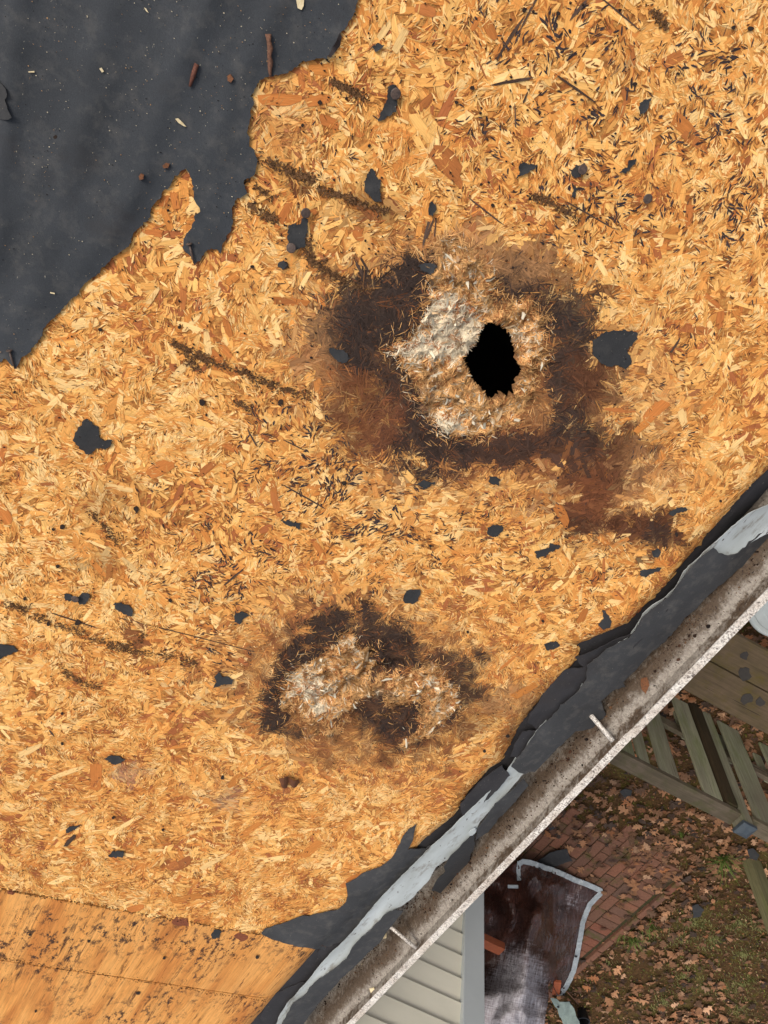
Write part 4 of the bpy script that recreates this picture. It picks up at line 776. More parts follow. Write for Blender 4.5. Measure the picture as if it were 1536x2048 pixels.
# long band of felt under everything between board edge and flashing
def band(name, xa, xb, Y0, Y1, surf, mat, thick, ny=160, nx=5, wob=.004, parent=None, tuck=0):
    V = []; Fc = []
    for i in range(ny + 1):
        Y = Y0 + (Y1 - Y0) * i / ny; a = xa + (vnoise(Y * 17, 1.) - .5) * wob * 2; b = xb + (vnoise(Y * 23, 5.) - .5) * wob * 2
        for j in range(nx + 1):
            X = a + (b - a) * j / nx; V.append((X, Y, float(surf(X, Y))))
    n = len(V); V += [(v[0], v[1], v[2] - thick) for v in V]
    for i in range(ny):
        for j in range(nx):
            q = i * (nx + 1) + j; f = (q, q + 1, q + nx + 2, q + nx + 1); Fc += [f, tuple(k + n for k in f[::-1])]
        for j, fl in ((0, 0), (nx, 1)):
            q = i * (nx + 1) + j; f = (q, q + nx + 1, q + nx + 1 + n, q + n); Fc.append(f if fl == 0 else f[::-1])
    return mesh_obj(name, V, Fc, mat, parent, smooth=True)
band('fascia_felt', .56, .692, -2.45, .5, lambda X, Y: roof_plane(X, Y) - .019 - .2 * max(0, X - .62), bpy.data.materials['eave_felt_black'], .002, parent=house)
U4 = [(831, 1642), (828, 1662), (825, 1675), (815, 1694), (830, 1692), (851, 1691), (880, 1676), (900, 1668), (860, 1712), (800, 1765), (755, 1812), (710, 1865), (672, 1902), (650, 1895), (643, 1893), (610, 1889), (578, 1883), (545, 1873), (522, 1862), (530, 1852), (539, 1850), (560, 1842), (574, 1838), (600, 1828), (625, 1826), (643, 1821), (679, 1812), (692, 1798), (695, 1780), (692, 1763),
      (710, 1752), (727, 1740), (760, 1728), (775, 1718), (786, 1707), (794, 1692), (799, 1681), (804, 1668), (810, 1659), (822, 1650)]
o = sheet('eave_felt', jag(U4, 6, 1.3, seed=80), roof_s, MF2, None, .0016, 10, lambda a, b: .006 + .0025 * fbm(a / 40, b / 40, 2), 0)
tag(o, 'wide charcoal felt remnant with a torn spike above the plywood joint', 'roofing felt', 'felt along the eave')
DR = [(540, 2075), (560, 2027), (574, 2004), (590, 1988), (610, 1965), (643, 1922), (666, 1899), (688, 1878), (708, 1857), (753, 1802), (799, 1753), (851, 1701), (885, 1670), (919, 1636), (955, 1601), (978, 1579), (1009, 1545), (1030, 1513), (1056, 1482), (1080, 1448), (1116, 1409), (1149, 1384), (1156, 1380), (1168, 1354), (1172, 1336), (1200, 1306), (1255, 1272), (1276, 1240), (1284, 1226), (1304, 1207), (1328, 1194), (1348, 1172), (1366, 1140),
      (1398, 1110), (1432, 1080), (1455, 1058), (1480, 1036), (1500, 1022), (1536, 1005), (1590, 985), (1600, 1030), (1560, 1064), (1530, 1065), (1497, 1084), (1470, 1108), (1440, 1130), (1400, 1165), (1340, 1230), (1260, 1310), (1190, 1390), (1130, 1455), (1090, 1500), (1041, 1550), (1020, 1575), (986, 1612), (960, 1640), (949, 1664), (926, 1685), (897, 1714), (871, 1730), (858, 1756), (825, 1792), (789, 1818), (766, 1831), (727, 1870), (705, 1890), (692, 1916), (662, 1942), (626, 1965), (610, 1987), (584, 2010), (561, 2048), (556, 2075)]
sheet('drip_edge', jag(DR, 7, .9, seed=90), drip_s, MDR, house, .0012, 9, lambda a, b: .004 * np.exp(-pdist(a, b, DR) / 7) + .003 * (fbm(a / 40, b / 40, 2) - .5), 0)['label'] = 'ragged bent strip of pale grey painted drip edge flashing'
OV = [([(1022, 1532), (1036, 1512), (1056, 1485), (1080, 1451), (1113, 1422), (1121, 1409), (1152, 1385), (1173, 1357), (1174, 1329), (1192, 1313), (1212, 1297), (1257, 1274), (1267, 1261), (1277, 1245), (1284, 1231), (1306, 1214), (1336, 1193), (1357, 1166), (1372, 1141), (1400, 1112), (1426, 1094), (1436, 1104), (1455, 1110), (1475, 1104), (1497, 1083), (1526, 1060), (1600, 1030), (1600, 1062), (1560, 1084), (1530, 1100), (1497, 1122), (1470, 1140), (1452, 1158), (1430, 1175),
        (1407, 1196), (1390, 1216), (1372, 1230), (1350, 1256), (1327, 1283), (1299, 1305), (1270, 1338), (1255, 1352), (1246, 1362), (1250, 1372), (1230, 1376), (1214, 1388), (1202, 1400), (1206, 1415), (1211, 1432), (1194, 1440), (1185, 1454), (1165, 1458), (1149, 1460), (1121, 1488), (1093, 1516), (1069, 1541), (1050, 1545), (1036, 1542)], 'long weathered charcoal felt strip draped over the flashing into the gutter', MF2),
      ([(1046, 1556), (1020, 1580), (990, 1606), (966, 1640), (953, 1656), (951, 1678), (975, 1662), (1000, 1632), (1030, 1600), (1056, 1568)], 'narrow dark felt sliver between the flashing and the gutter', MF2),
      ([(946, 1664), (950, 1685), (940, 1712), (936, 1745), (929, 1769), (919, 1779), (903, 1787), (884, 1785), (864, 1778), (872, 1758), (890, 1740), (887, 1730), (900, 1712), (913, 1698), (930, 1680)], 'blue-grey felt flap with a nail hole hanging into the gutter', MF3),
      ([(805, 1821), (786, 1844), (773, 1862), (760, 1882), (734, 1905), (708, 1931), (682, 1956), (662, 1976), (636, 2006), (604, 2050), (590, 2075), (552, 2075), (561, 2050), (584, 2008), (612, 1985), (628, 1962), (664, 1940), (694, 1914), (707, 1888), (729, 1868), (768, 1829), (790, 1817)], 'lowest charcoal felt strip along the gutter toward the bottom edge', MF2)]
for i, (pl, lb, mt) in enumerate(OV):
    o = sheet('gutter_felt', jag(pl, 6, 1.3, seed=100 + i), over_s, mt, None, .0016, 9, (lambda pl: lambda a, b: .003 * (fbm(a / 30, b / 30, 2)) + .002 * np.exp(-pdist(a, b, pl) / 5))(pl), 0)
    tag(o, lb, 'roofing felt', 'felt along the eave')
# the pale flake on the flashing
o = sheet('paper_flake', [(936, 1661), (941, 1655), (949, 1652), (951, 1659), (944, 1666), (938, 1667)], over_s, MWH, None, .001, 5, lambda a, b: .006 + 0 * a, 0); tag(o, 'bright white flake on the flashing above the hanging flap', 'paint flake')
# gutter: trough swept along Y, two lengths lapped at Y = YL
GZ = HC - 1.180; YL = float(at(1268, 1462, GZ)[1])
PROF = [(.668, -.022), (.6695, -.022), (.6705, -.028), (.6715, -.078), (.676, -.088), (.684, -.092), (.735, -.092), (.747, -.088), (.755, -.076), (.764, -.050), (.778, -.030), (.7915, -.018), (.7930, -.002), (.7945, .0)]
LIPP = [(.7945, .0), (.8110, .0006), (.8118, -.004), (.8112, -.016)]
OUTP = [(.8112, -.016), (.800, -.022), (.788, -.036), (.775, -.056), (.766, -.080), (.758, -.0935), (.746, -.0965), (.676, -.0965), (.667, -.092), (.666, -.022), (.668, -.022)]
gut = tag(empty('gutter', (0, 0, 0)), None); gut.parent = house; gut.location = -Vector(house.location)
gut['label'] = 'dirt filled white aluminium gutter along the eave'
def sweep(name, prof, Y0, Y1, mat, parent, dz=0, ny=60, wob=.0007, dx=0):
    V = []; Fc = []; m = len(prof)
    for i in range(ny + 1):
        Y = Y0 + (Y1 - Y0) * i / ny; wx = (vnoise(Y * 3, 2.) - .5) * wob * 5
        for x, z in prof: V.append((x + wx + dx, Y, GZ + z + dz + (vnoise(Y * 11, x * 30) - .5) * wob))
    for i in range(ny):
        for j in range(m - 1): Fc.append((i * m + j, (i + 1) * m + j, (i + 1) * m + j + 1, i * m + j + 1))
    return mesh_obj(name, V, Fc, mat, parent, smooth=False)
for (Y0, Y1, dz, dx) in ((-2.46, YL, 0, 0), (YL - .012, 1.1, .0016, .0022)):
    sweep('trough', PROF, Y0, Y1, MG, gut, dz, dx=0); sweep('front_lip', LIPP, Y0, Y1, ML, gut, dz, dx=dx * .6); sweep('outer_face', OUTP, Y0, Y1, ML, gut, dz, dx=0)
for A, B, r in (((1176, 1424), (1226, 1482), .0048), ((780, 1853), (832, 1896), .0042)):
    Bp = at(*B, GZ + .004); Ap = at(*A, GZ - .030 if A[0] > 1000 else GZ - .012)
    e = tube('hanger_strap', [Ap, Ap + (Bp - Ap) * .5, Bp], r, ML, gut, 10)
# debris in the gutter
def gz(X):
    return float(np.interp(X, [p[0] for p in PROF[3:12]], [p[1] for p in PROF[3:12]]))
V = []; Fc = []; C = []
for k in range(5200):
    Y = rng.uniform(-2.1, .1); u = rng.random(); X = .735 + .022 * rng.random() if u < .5 else (.765 + rng.normal(0, .008) if u < .8 else rng.uniform(.70, .79))
    cl = fbm(Y * 9, X * 60, 3)
    if cl < .42 or not .66 < X < .79: continue
    r = rng.uniform(.0006, .0026) * (1 + 1.2 * (rng.random() < .05)); b = len(V); z = GZ + gz(X) + r * .3; V.append((X, Y, z + r * .5)); k5 = 5; st = rng.uniform(.3, 1); a0 = rng.uniform(0, 6.3)
    for j in range(k5):
        a = 2 * math.pi * j / k5; x_, y_ = math.cos(a) * r * rng.uniform(.6, 1.3), math.sin(a) * r * st; V.append((X + x_ * math.cos(a0) - y_ * math.sin(a0), Y + x_ * math.sin(a0) + y_ * math.cos(a0), z - r * .3))
    for j in range(k5): Fc.append((b, b + 1 + j, b + 1 + (j + 1) % k5))
    C += [np.array(S(*[(44, 32, 26), (70, 48, 36), (98, 72, 52), (30, 24, 22)][rng.integers(4)])[:3])] * 6
o = mesh_obj('gutter_grit', V, Fc, MCR, None, cols=C); tag(o, 'dark leaf grit and crumbs lying in the gutter trough', 'debris', None, 'stuff')
def gut_s(X, Y):
    X = np.asarray(X, float); return GZ + np.interp(X, [p[0] for p in PROF[3:12]], [p[1] for p in PROF[3:12]]) 
for pl, lb in [([(1248, 1350), (1262, 1344), (1266, 1352), (1256, 1362), (1252, 1378), (1246, 1366)], 'dark torn bit at the felt edge in the gutter'), ([(1278, 1352), (1292, 1350), (1296, 1366), (1288, 1382), (1280, 1374)], 'rusty brown leaf fragment lying in the gutter'), ([(820, 1742), (836, 1736), (833, 1750), (822, 1752)], None), ([(738, 1972), (748, 1970), (750, 1978), (742, 1984)], 'pale chip in the lower gutter near the siding'), ([(722, 1924), (734, 1920), (734, 1932), (724, 1938)], 'tan leaf bit below the lower hanger strap'), ([(766, 1864), (773, 1862), (772, 1872), (766, 1872)], 'pale tan chip beside the lower hanger strap')]:
    if lb:
        mt = MRC if 'rusty' in lb or 'dark' in lb else MCH
        tag(sheet('gutter_litter', jag(pl, 4, 1.0), gut_s, mt, None, .0012, 5, lambda a, b: .005 + .004 * fbm(a / 5, b / 5, 2), 0), lb, 'litter', 'litter lying in the gutter')

# ------------------------------------------------------------------ house body
box('wall', .40, .42, -2.5, 1.1, 0, HC - 1.20, MSD, house); box('soffit_board', .42, .655, -2.46, 1.1, HC - 1.285, HC - 1.268, MTR, house); box('fascia', .640, .652, -2.46, 1.1, HC - 1.268, HC - 1.225, MTR, house)
box('attic_floor', -.9, .40, -2.6, 1.1, HC - 1.60, HC - 1.58, MDK, house); box('attic_wall', -.92, -.9, -2.6, 1.1, HC - 1.6, HC - .80, MDK, house)
box('attic_wall', -.9, .64, 1.1, 1.12, HC - 1.6, HC - 1.18, MDK, house); box('attic_wall', -.9, .40, -2.62, -2.6, HC - 1.6, HC - 1.15, MDK, house)
V, Fc = hexa([(-6, -2.6, 2.5), (-.62, -2.6, 2.5), (-.62, 1.1, 2.5), (-6, 1.1, 2.5), (-6, -2.6, HC - 1.05 + 6 * TP), (-.62, -2.6, HC - 1.02 + .62 * TP), (-.62, 1.1, HC - 1.02 + .62 * TP), (-6, 1.1, HC - 1.05 + 6 * TP)])
mesh_obj('upper_roof', V, Fc, MF, house); 
V, Fc = hexa([(-.62, .49, HC - 1.2 + .62 * TP), (.61, .49, HC - 1.2 - .61 * TP), (.61, 1.1, HC - 1.2 - .61 * TP), (-.62, 1.1, HC - 1.2 + .62 * TP), (-.62, .49, HC - 1.0 + .62 * TP), (.61, .49, HC - 1.0 - .61 * TP), (.61, 1.1, HC - 1.0 - .61 * TP), (-.62, 1.1, HC - 1.0 + .62 * TP)])
mesh_obj('deck_board', V, Fc, MP, house)
# wing with clapboards
YW = -2.5; XT0 = float(atY(924, 1925, YW)[0]); XT1 = XT0 + .092
box('wing_wall', .42, XT1 - .012, YW - 3.5, YW - .016, 0, HC - 1.30, MSD, house); box('wing_roof', .30, XT1 + .05, YW - 3.6, YW + .02, HC - 1.30, HC - 1.24, MF, house)
lap = [float(atY(922, y, YW)[2]) for y in (1866, 1909, 1958, 2005)]; d = np.mean(np.diff(lap)); z0 = lap[0]
while z0 > d * .5: z0 -= d
k = 0; z = z0
while z < HC - 1.32:
    V, Fc = hexa([(.42, YW - .016, z), (XT0 + .004, YW - .016, z), (XT0 + .004, YW + .0, z), (.42, YW + .0, z), (.42, YW - .016, z + d + .004), (XT0 + .004, YW - .016, z + d + .004), (XT0 + .004, YW - .011, z + d + .004), (.42, YW - .011, z + d + .004)])
    bevel(mesh_obj('siding_board', V, Fc, MSD, house), .0015, 2); z += d
bevel(box('corner_trim', XT0, XT1, YW - .03, YW + .016, 0, HC - 1.30, MTR, house), .003); box('corner_trim', XT1 - .012, XT1 + .006, YW - .10, YW - .031, 0, HC - 1.30, MTR, house)
# ------------------------------------------------------------------ the garden below
N = 60; V = []; Fc = []
gxs = np.concatenate([np.linspace(-60, -1, 12), np.linspace(0, 10, 90), np.linspace(12, 70, 14)]); gys = np.concatenate([np.linspace(-70, -11, 12), np.linspace(-10, 3, 110), np.linspace(5, 60, 12)])
for x in gxs:
    for y in gys: V.append((x, y, float((fbm(x * 1.3 + 50, y * 1.3 + 50, 4) - .5) * .06 * (1 if 1 < x < 9 and -9 < y < 2 else 0)) - .012))
m_ = len(gys)
for i in range(len(gxs) - 1):
    for j in range(m_ - 1): Fc.append((i * m_ + j, (i + 1) * m_ + j, (i + 1) * m_ + j + 1, i * m_ + j + 1))
tag(mesh_obj('ground', V, Fc, MGR, None, smooth=True, origin=False), None, None, None, 'structure')
# brick patio
Xb = float(np.mean([at(1157, 1944, 0)[0], at(1356, 1763, 0)[0]])); 
patio = tag(empty('patio', (Xb - 1, -5, 0)), 'red brick patio half hidden by leaves', None, None, 'structure')
patio_base = box('mortar_bed', Xb - 3.2, Xb + .005, -8.5, float(at(1356, 1763, 0)[1]) + .03, -.05, .006, m_plain('patio_sand', S(66, 54, 38), S(48, 46, 26), 60, .95), patio)
PVIS = [(930, 2000), (930, 1740), (1060, 1640), (1130, 1660), (1180, 1690), (1270, 1712), (1350, 1738), (1370, 1765), (1290, 1840), (1170, 1950), (1130, 2040), (1100, 2060)]
def brick_proto(lx, ly, lz):
    bm = bmesh.new(); bmesh.ops.create_cube(bm, size=1); bmesh.ops.scale(bm, vec=(lx, ly, lz), verts=bm.verts); bmesh.ops.bevel(bm, geom=bm.edges[:] + bm.verts[:], offset=.004, segments=1, affect='EDGES')
    me = bpy.data.meshes.new('brick'); bm.to_mesh(me); bm.free(); me.materials.append(MBR); return me
bA, bB, bC = brick_proto(.092, .192, .06), brick_proto(.192, .092, .06), brick_proto(.056, .19, .08)
nbk = 0
def lay(me, x, y, z):
    global nbk
    px, py = proj(np.array([x, y, z]))
    pl = np.array(PVIS, float)
    if sd_poly(px, py, PVIS) < -45 or nbk > 298: return
    o = bpy.data.objects.new('brick', me); col.objects.link(o); o.parent = patio; nbk += 1
    o.location = Vector((x, y, z + rng.normal(0, .0022))) - patio.location; o.rotation_euler = (rng.normal(0, .008), rng.normal(0, .008), rng.normal(0, .012))
Ytop = float(at(1356, 1763, 0)[1]) + .03
for k in range(60): lay(bC, Xb - .03, Ytop - .10 - k * .199, .0)
for k in range(110): lay(bB, Xb - .19, Ytop + .06 - k * .101, -.012)
for c_ in range(26):
    for k in range(60): lay(bA, Xb - .345 - c_ * .101, Ytop + .2 - (c_ % 2) * .1 - k * .201, -.012)
print('bricks', nbk)

# leaves
def leaf_geo(kind):
    L = []; 
    if kind == 0:      # lobed oak leaf
        side = [(.0, .02), (.12, .07), (.20, .26), (.30, .30), (.34, .14), (.42, .15), (.52, .40), (.64, .46), (.66, .20), (.74, .17), (.84, .26), (.90, .10), (1.0, .0)]
    elif kind == 1:    # oval
        side = [(0, .02), (.15, .16), (.35, .27), (.6, .25), (.8, .15), (1, 0)]
    else: side = [(0, .02), (.12, .10), (.2, .34), (.3, .16), (.42, .40), (.55, .18), (.68, .30), (.8, .12), (1, 0)]
    n = len(side); mid = [(s[0], 0) for s in side]
    V = [(x, 0) for x, _ in side] + [(x + .06 * (w > .3), w) for x, w in side[1:-1]] + [(x + .06 * (w > .3), -w * rng.uniform(.85, 1.1)) for x, w in side[1:-1]]
    Fc = []
    for s in (0, 1):
        o_ = n + s * (n - 2); idx = [0] + [o_ + i for i in range(n - 2)] + [n - 1]
        for i in range(n - 1):
            f = [i, i + 1, idx[i + 1], idx[i]]; f = [q for j, q in enumerate(f) if q not in f[:j]]; Fc.append(f if s == 0 else f[::-1])
    V.append((-.28, .0)); V.append((-.27, .02)); Fc.append([0, len(V) - 2, len(V) - 1])
    return np.array(V, float), Fc
GEO = [leaf_geo(k) for k in (0, 0, 2, 1)]
LT = [S(*c) for c in ((148, 104, 72), (126, 88, 60), (164, 120, 86), (104, 74, 52), (80, 58, 42), (150, 98, 62), (178, 138, 106), (64, 49, 38))]
def leaf_verts(k, x, y, z, s, rz):
    V2, Fc = GEO[k]; V = np.zeros((len(V2), 3)); u = V2[:, 0] - .5; v = V2[:, 1]
    cu, cv, tw = rng.uniform(-.5, .7), rng.uniform(-.2, 1.5), rng.uniform(-.5, .5)
    V[:, 0] = u; V[:, 1] = v; V[:, 2] = cu * u * u * .7 + cv * v * v * .8 + tw * u * v + rng.normal(0, .012, len(V2))
    V[:, 2] -= np.percentile(V[:, 2], 10); V *= s
    a, b = rng.normal(0, .22, 2); Rm = np.array(Matrix.Rotation(rz, 3, 'Z') @ Matrix.Rotation(a, 3, 'X') @ Matrix.Rotation(b, 3, 'Y'))
    V = V @ Rm.T; V[:, 2] -= min(0, V[:, 2].min() + .006); return V + np.array([x, y, z]), Fc
XR, YR = (1.7, 8.6), (-8.8, 1.2); cand = []
for k in range(36000):
    x, y = rng.uniform(*XR), rng.uniform(*YR); onb = Xb - 2.6 < x < Xb - .02 and y < Ytop - .05
    dn = fbm(x * 1.1 + 9, y * 1.1, 3); low = sstep(Xb - .1, Xb + .9, x)
    pr = .60 + .75 * sstep(.30, .55, dn) * (.55 + .65 * low)
    if y > Ytop - .0: pr *= .95
    if onb: pr = .045 + .9 * math.exp(-abs(y - Ytop) / .2)
    grass = fbm(x * .8 + 31, y * .8 + 12, 3); 
    if x > 5.0 and grass > .56 and not onb: pr *= .35
    if rng.random() < pr * .62: cand.append((x, y, rng.uniform(.05, .105) * (1.0 if rng.random() < .85 else 1.25), rng.uniform(0, 6.3)))
cand = np.array(cand); px, py = proj(np.stack([cand[:, 0], cand[:, 1], np.zeros(len(cand))], -1))
LIPY = 2048 - 1.031 * (px - 708); vis = (py > LIPY + 12) & (px > 940) & (px < 1530) & (py < 2040); sc = cand[:, 2] * vis
top = set(np.argsort(-sc)[:299].tolist()); V = []; Fc = []; C = []; print('leaves', len(cand), vis.sum())
for i, (x, y, s, rz) in enumerate(cand):
    k = int(rng.choice(4, p=[.4, .25, .2, .15])); z = .006 + rng.uniform(0, .028) + (.018 if x < Xb and y < Ytop else 0); v, f = leaf_verts(k, x, y, z, s * (1 if k < 3 else .7), rz)
    t = LT[int(rng.choice(len(LT), p=[.2, .2, .12, .16, .1, .1, .06, .06]))]; cl = np.array(t[:3]) * rng.uniform(.6, 1.3) * (.78 if i not in top else 1.0)
    if i in top:
        o = mesh_obj('oak_leaf' if k < 3 else 'oval_leaf', v, f, MLF, None, cols=[cl] * len(v))
        bricky = x < Xb and y < Ytop
        if bricky: tag(o, 'dry brown leaf lying on the red brick patio', 'leaf', 'dry leaves on the brick patio')
        elif k < 3: tag(o, 'dry lobed oak leaf lying on the mossy lawn below the gutter', 'leaf', 'fallen oak leaves on the lawn')
        else: tag(o, 'dry oval leaf lying among oak leaves on the lawn', 'leaf', 'fallen oval leaves on the lawn')
    else:
        b = len(V); V.extend(v.tolist()); Fc.extend([[q + b for q in g] for g in f]); C.extend([cl] * len(v))
tag(mesh_obj('leaf_litter', V, Fc, MLF, None, cols=C), 'dense layer of brown fallen oak leaves covering the lawn', 'leaf litter', None, 'stuff')
# small bits of broken leaf, twig and moss
V = []; Fc = []; C = []
for k in range(60000):
    x, y = rng.uniform(*XR), rng.uniform(*YR)
    if Xb - 2.6 < x < Xb and y < Ytop and rng.random() < .93: continue
    g_ = fbm(x * 2.2 + 70, y * 2.2, 3); moss = g_ > .5
    if moss and rng.random() < .6: cl = np.array(S(*[(92, 92, 34), (70, 76, 26), (110, 108, 46)][rng.integers(3)])[:3]); r = rng.uniform(.004, .014); hh = .012
    else: cl = np.array(LT[rng.integers(len(LT))][:3]) * rng.uniform(.35, .95); r = rng.uniform(.006, .022); hh = .006
    b = len(V); a = rng.uniform(0, 6.3); z = rng.uniform(.0, .03)
    for j in range(4): t = a + j * 1.57 + rng.uniform(-.3, .3); q = r * rng.uniform(.5, 1.2) * (1 if j % 2 else .5); V.append((x + math.cos(t) * q, y + math.sin(t) * q, z + rng.uniform(-hh, hh)))
    Fc.append((b, b + 1, b + 2, b + 3)); C += [cl] * 4
tag(mesh_obj('ground_litter', V, Fc, MLF, None, cols=C), 'broken leaf bits and moss tufts over the soil of the lawn', 'ground litter', None, 'stuff')
# grass
def blades(name, spots, label):
    V = []; Fc = []; C = []
    for x, y, n, sp, h, c1 in spots:
        for k in range(n):
            a = rng.uniform(0, 6.3); rr = abs(rng.normal(0, sp)); bx, by = x + rr * math.cos(a), y + rr * math.sin(a); d = rng.uniform(0, 6.3); L_ = h * rng.uniform(.5, 1.3); w = rng.uniform(.0012, .003); ln = rng.uniform(.3, 1.2)
            cx, cy = math.cos(d), math.sin(d); b = len(V)
            for t, ww in ((0, 1), (.5, .8), (1, 0)):
                X = bx + cx * ln * L_ * t ** 1.5; Y = by + cy * ln * L_ * t ** 1.5; Z = L_ * t * (1 - .35 * t * ln); V += [(X - cy * w * ww, Y + cx * w * ww, Z), (X + cy * w * ww, Y - cx * w * ww, Z)]
            Fc += [(b, b + 1, b + 3, b + 2), (b + 2, b + 3, b + 5, b + 4)]; cl = np.array(c1[:3]) * rng.uniform(.6, 1.3); C += [cl] * 6
    return tag(mesh_obj(name, V, Fc, MBL, None, cols=C), label, 'grass', None, 'stuff')
G1, G2, G3 = S(92, 112, 48), S(126, 126, 78), S(78, 80, 36)
sp = []
for x_, y_, n, s_, h in [(1445, 1712, 90, .03, .20), (1265, 1872, 70, .03, .16), (1240, 1862, 30, .03, .12), (1300, 1850, 40, .05, .14), (1360, 1665, 30, .03, .06), (1182, 1725, 0, .03, .06)]:
    p = at(x_, y_, 0); sp.append((p[0], p[1], n, s_, h, G1))
for k in range(900):
    x, y = rng.uniform(*XR), rng.uniform(*YR); g_ = fbm(x * .8 + 31, y * .8 + 12, 3)
    if Xb - 2.6 < x < Xb and y < Ytop: continue
    sp.append((x, y, 3, .05, .06, G3))
    if x > 4.6 and g_ > .50: sp.append((x, y, 16, .10, .03, G2))
for x_, y_ in [(1400, 1850), (1440, 1880), (1470, 1850), (1380, 1870), (1500, 1900), (1440, 1980), (1500, 1960), (1470, 2010), (1350, 1970), (1400, 2040), (1520, 1870), (1330, 1990)]:
    p = at(x_, y_, 0); sp += [(p[0] + rng.normal(0, .05), p[1] + rng.normal(0, .05), 260, .13, .03, G2), (p[0], p[1], 120, .12, .03, G3)]
blades('grass', sp, 'pale green grass patches and tufts in the leafy lawn')
# moss in the brick joints and border
sp = []
for k in range(260):
    y = Ytop - rng.uniform(0, 4.0); x = Xb - .075 + rng.normal(0, .018); sp.append((x, y, 14, .014, .012, S(78, 84, 30)))
blades('moss', sp, 'green moss in the joint along the brick border')['category'] = 'moss'
# felt scraps fallen in the garden
for pl, z, lb in [([(1075, 1720), (1088, 1712), (1101, 1704), (1118, 1700), (1134, 1695), (1139, 1712), (1145, 1720), (1130, 1724), (1115, 1730), (1099, 1736), (1090, 1734), (1082, 1728)], .06, 'large slate grey felt piece lying on the brick patio by the tarp'),
                  ([(1238, 1582), (1250, 1576), (1264, 1580), (1262, 1590), (1248, 1592)], .05, 'small felt piece on moss below the gutter hanger'), ([(1384, 1812), (1395, 1806), (1408, 1818), (1400, 1830), (1386, 1834)], .05, 'felt piece lying on leaves right of the brick border'), ([(1494, 1698), (1506, 1696), (1518, 1708), (1512, 1718), (1500, 1716)], .07, 'felt piece lying near the foot of the capped post'), ([(1096, 1652), (1108, 1644), (1112, 1654), (1100, 1660)], .04, 'dark felt bit on leaves just outside the gutter lip')]:
    tag(sheet('felt_piece', jag(pl, 4, .8), None, MF3, None, .003, 8, lambda a, b: .02 * fbm(a / 14, b / 14, 2), 0, mapper=lambda a, b, z=z: at(a, b, z)), lb, 'felt piece', 'felt pieces fallen in the garden')

# ------------------------------------------------------------------ covered heap: tarp
TO = [(1035, 1724), (1046, 1719), (1060, 1721), (1080, 1728), (1100, 1734), (1120, 1742), (1150, 1756), (1180, 1767), (1203, 1778), (1205, 1786), (1196, 1796), (1182, 1810), (1176, 1824), (1168, 1846), (1164, 1870), (1160, 1895), (1156, 1915), (1151, 1938), (1143, 1958), (1134, 1976), (1124, 1987), (1114, 1990),
      (1106, 1975), (1101, 1960), (1096, 1972), (1098, 1995), (1093, 2020), (1090, 2045), (1092, 2090), (930, 2090), (930, 1800), (975, 1760), (1015, 1735)]
CT = [(1035, 1724, .16), (1060, 1722, .14), (1110, 1738, .10), (1160, 1760, .06), (1205, 1782, .035), (1180, 1815, .04), (1164, 1870, .06), (1156, 1915, .05), (1140, 1965, .06), (1118, 1988, .08), (1100, 1960, .20), (1128, 1800, .22), (1100, 1780, .26), (1150, 1800, .14), (1140, 1850, .20), (1120, 1840, .30), (1110, 1890, .28), (1130, 1920, .16), (1060, 1760, .34), (1045, 1740, .22),
      (1075, 1800, .42), (1066, 1830, .62), (1055, 1870, .72), (1045, 1910, .86), (1035, 1950, .92), (1030, 1990, .98), (1025, 2040, 1.05), (1020, 2090, 1.1), (1090, 2000, .62), (1088, 2060, .7), (1080, 1930, .55), (1085, 1880, .42), (1038, 1800, .12), (1030, 1830, .10), (1025, 1860, .12), (1020, 1900, .16), (1012, 1930, .22), (1010, 1955, .45), (990, 1985, .75), (970, 2010, .8), (950, 2050, .85), (975, 1950, .3), (955, 1960, .4),
      (1000, 1790, .10), (985, 1830, .46), (975, 1800, .42), (960, 1840, .48), (995, 1850, .34), (1005, 1870, .1), (960, 1890, .3), (980, 1920, .14), (940, 1900, .3), (1018, 1770, .1), (1000, 1760, .08), (965, 1775, .1)]
cta = np.array(CT, float)
def tz(a, b):
    d = (a[:, None] - cta[None, :, 0]) ** 2 + (b[:, None] - cta[None, :, 1]) ** 2; w_ = np.exp(-d / (2 * 17. ** 2)) + 1e-4 / (1 + d / 400) ; z = (w_ * cta[None, :, 2]).sum(1) / w_.sum(1)
    z = z + .045 * (fbm(a / 20, b / 34, 3) - .5) + .03 * (fbm((a + b) / 12, (a - b) / 46, 3) - .5) + .015 * (fbm(a / 6, b / 7 + 5, 2) - .5); return np.maximum(z, .03)
def mp(a, b):
    r_ = tz(a, b); q = ray(a, b); t = (r_ - HC) / q[:, 2]; return q * t[:, None] + np.array([0, 0, HC])
def wearf(a, b):
    k1_ = 1 - sstep(.5, 1.25, np.sqrt(((a - 1022 - (2048 - b) * .12) / 90) ** 2 + ((b - 2055) / 190) ** 2)); k2_ = .55 * np.exp(-(((a - 1150) / 42) ** 2 + ((b - 1800) / 42) ** 2)); k3_ = .5 * np.exp(-(((a - 985) / 18) ** 2 + ((b - 1840) / 30) ** 2)); k4_ = .8 * np.exp(-(((a - 960) / 30) ** 2 + ((b - 2020) / 60) ** 2))
    return np.clip(np.maximum.reduce([k1_, k2_, k3_, k4_]), 0, 1)
tarp = empty('tarp', at(1080, 1880, 0)); tag(tarp, 'crumpled brown tarp with silver hem over a heap beside the house corner', 'tarp')
def ch(o, p): o.parent = p; o.location = o.location - world_loc(p); return o
ch(sheet('tarp_sheet', jag(TO, 6, .8), None, MTP, None, .002, 5.5, None, 0, mapper=mp, wearf=wearf), tarp)
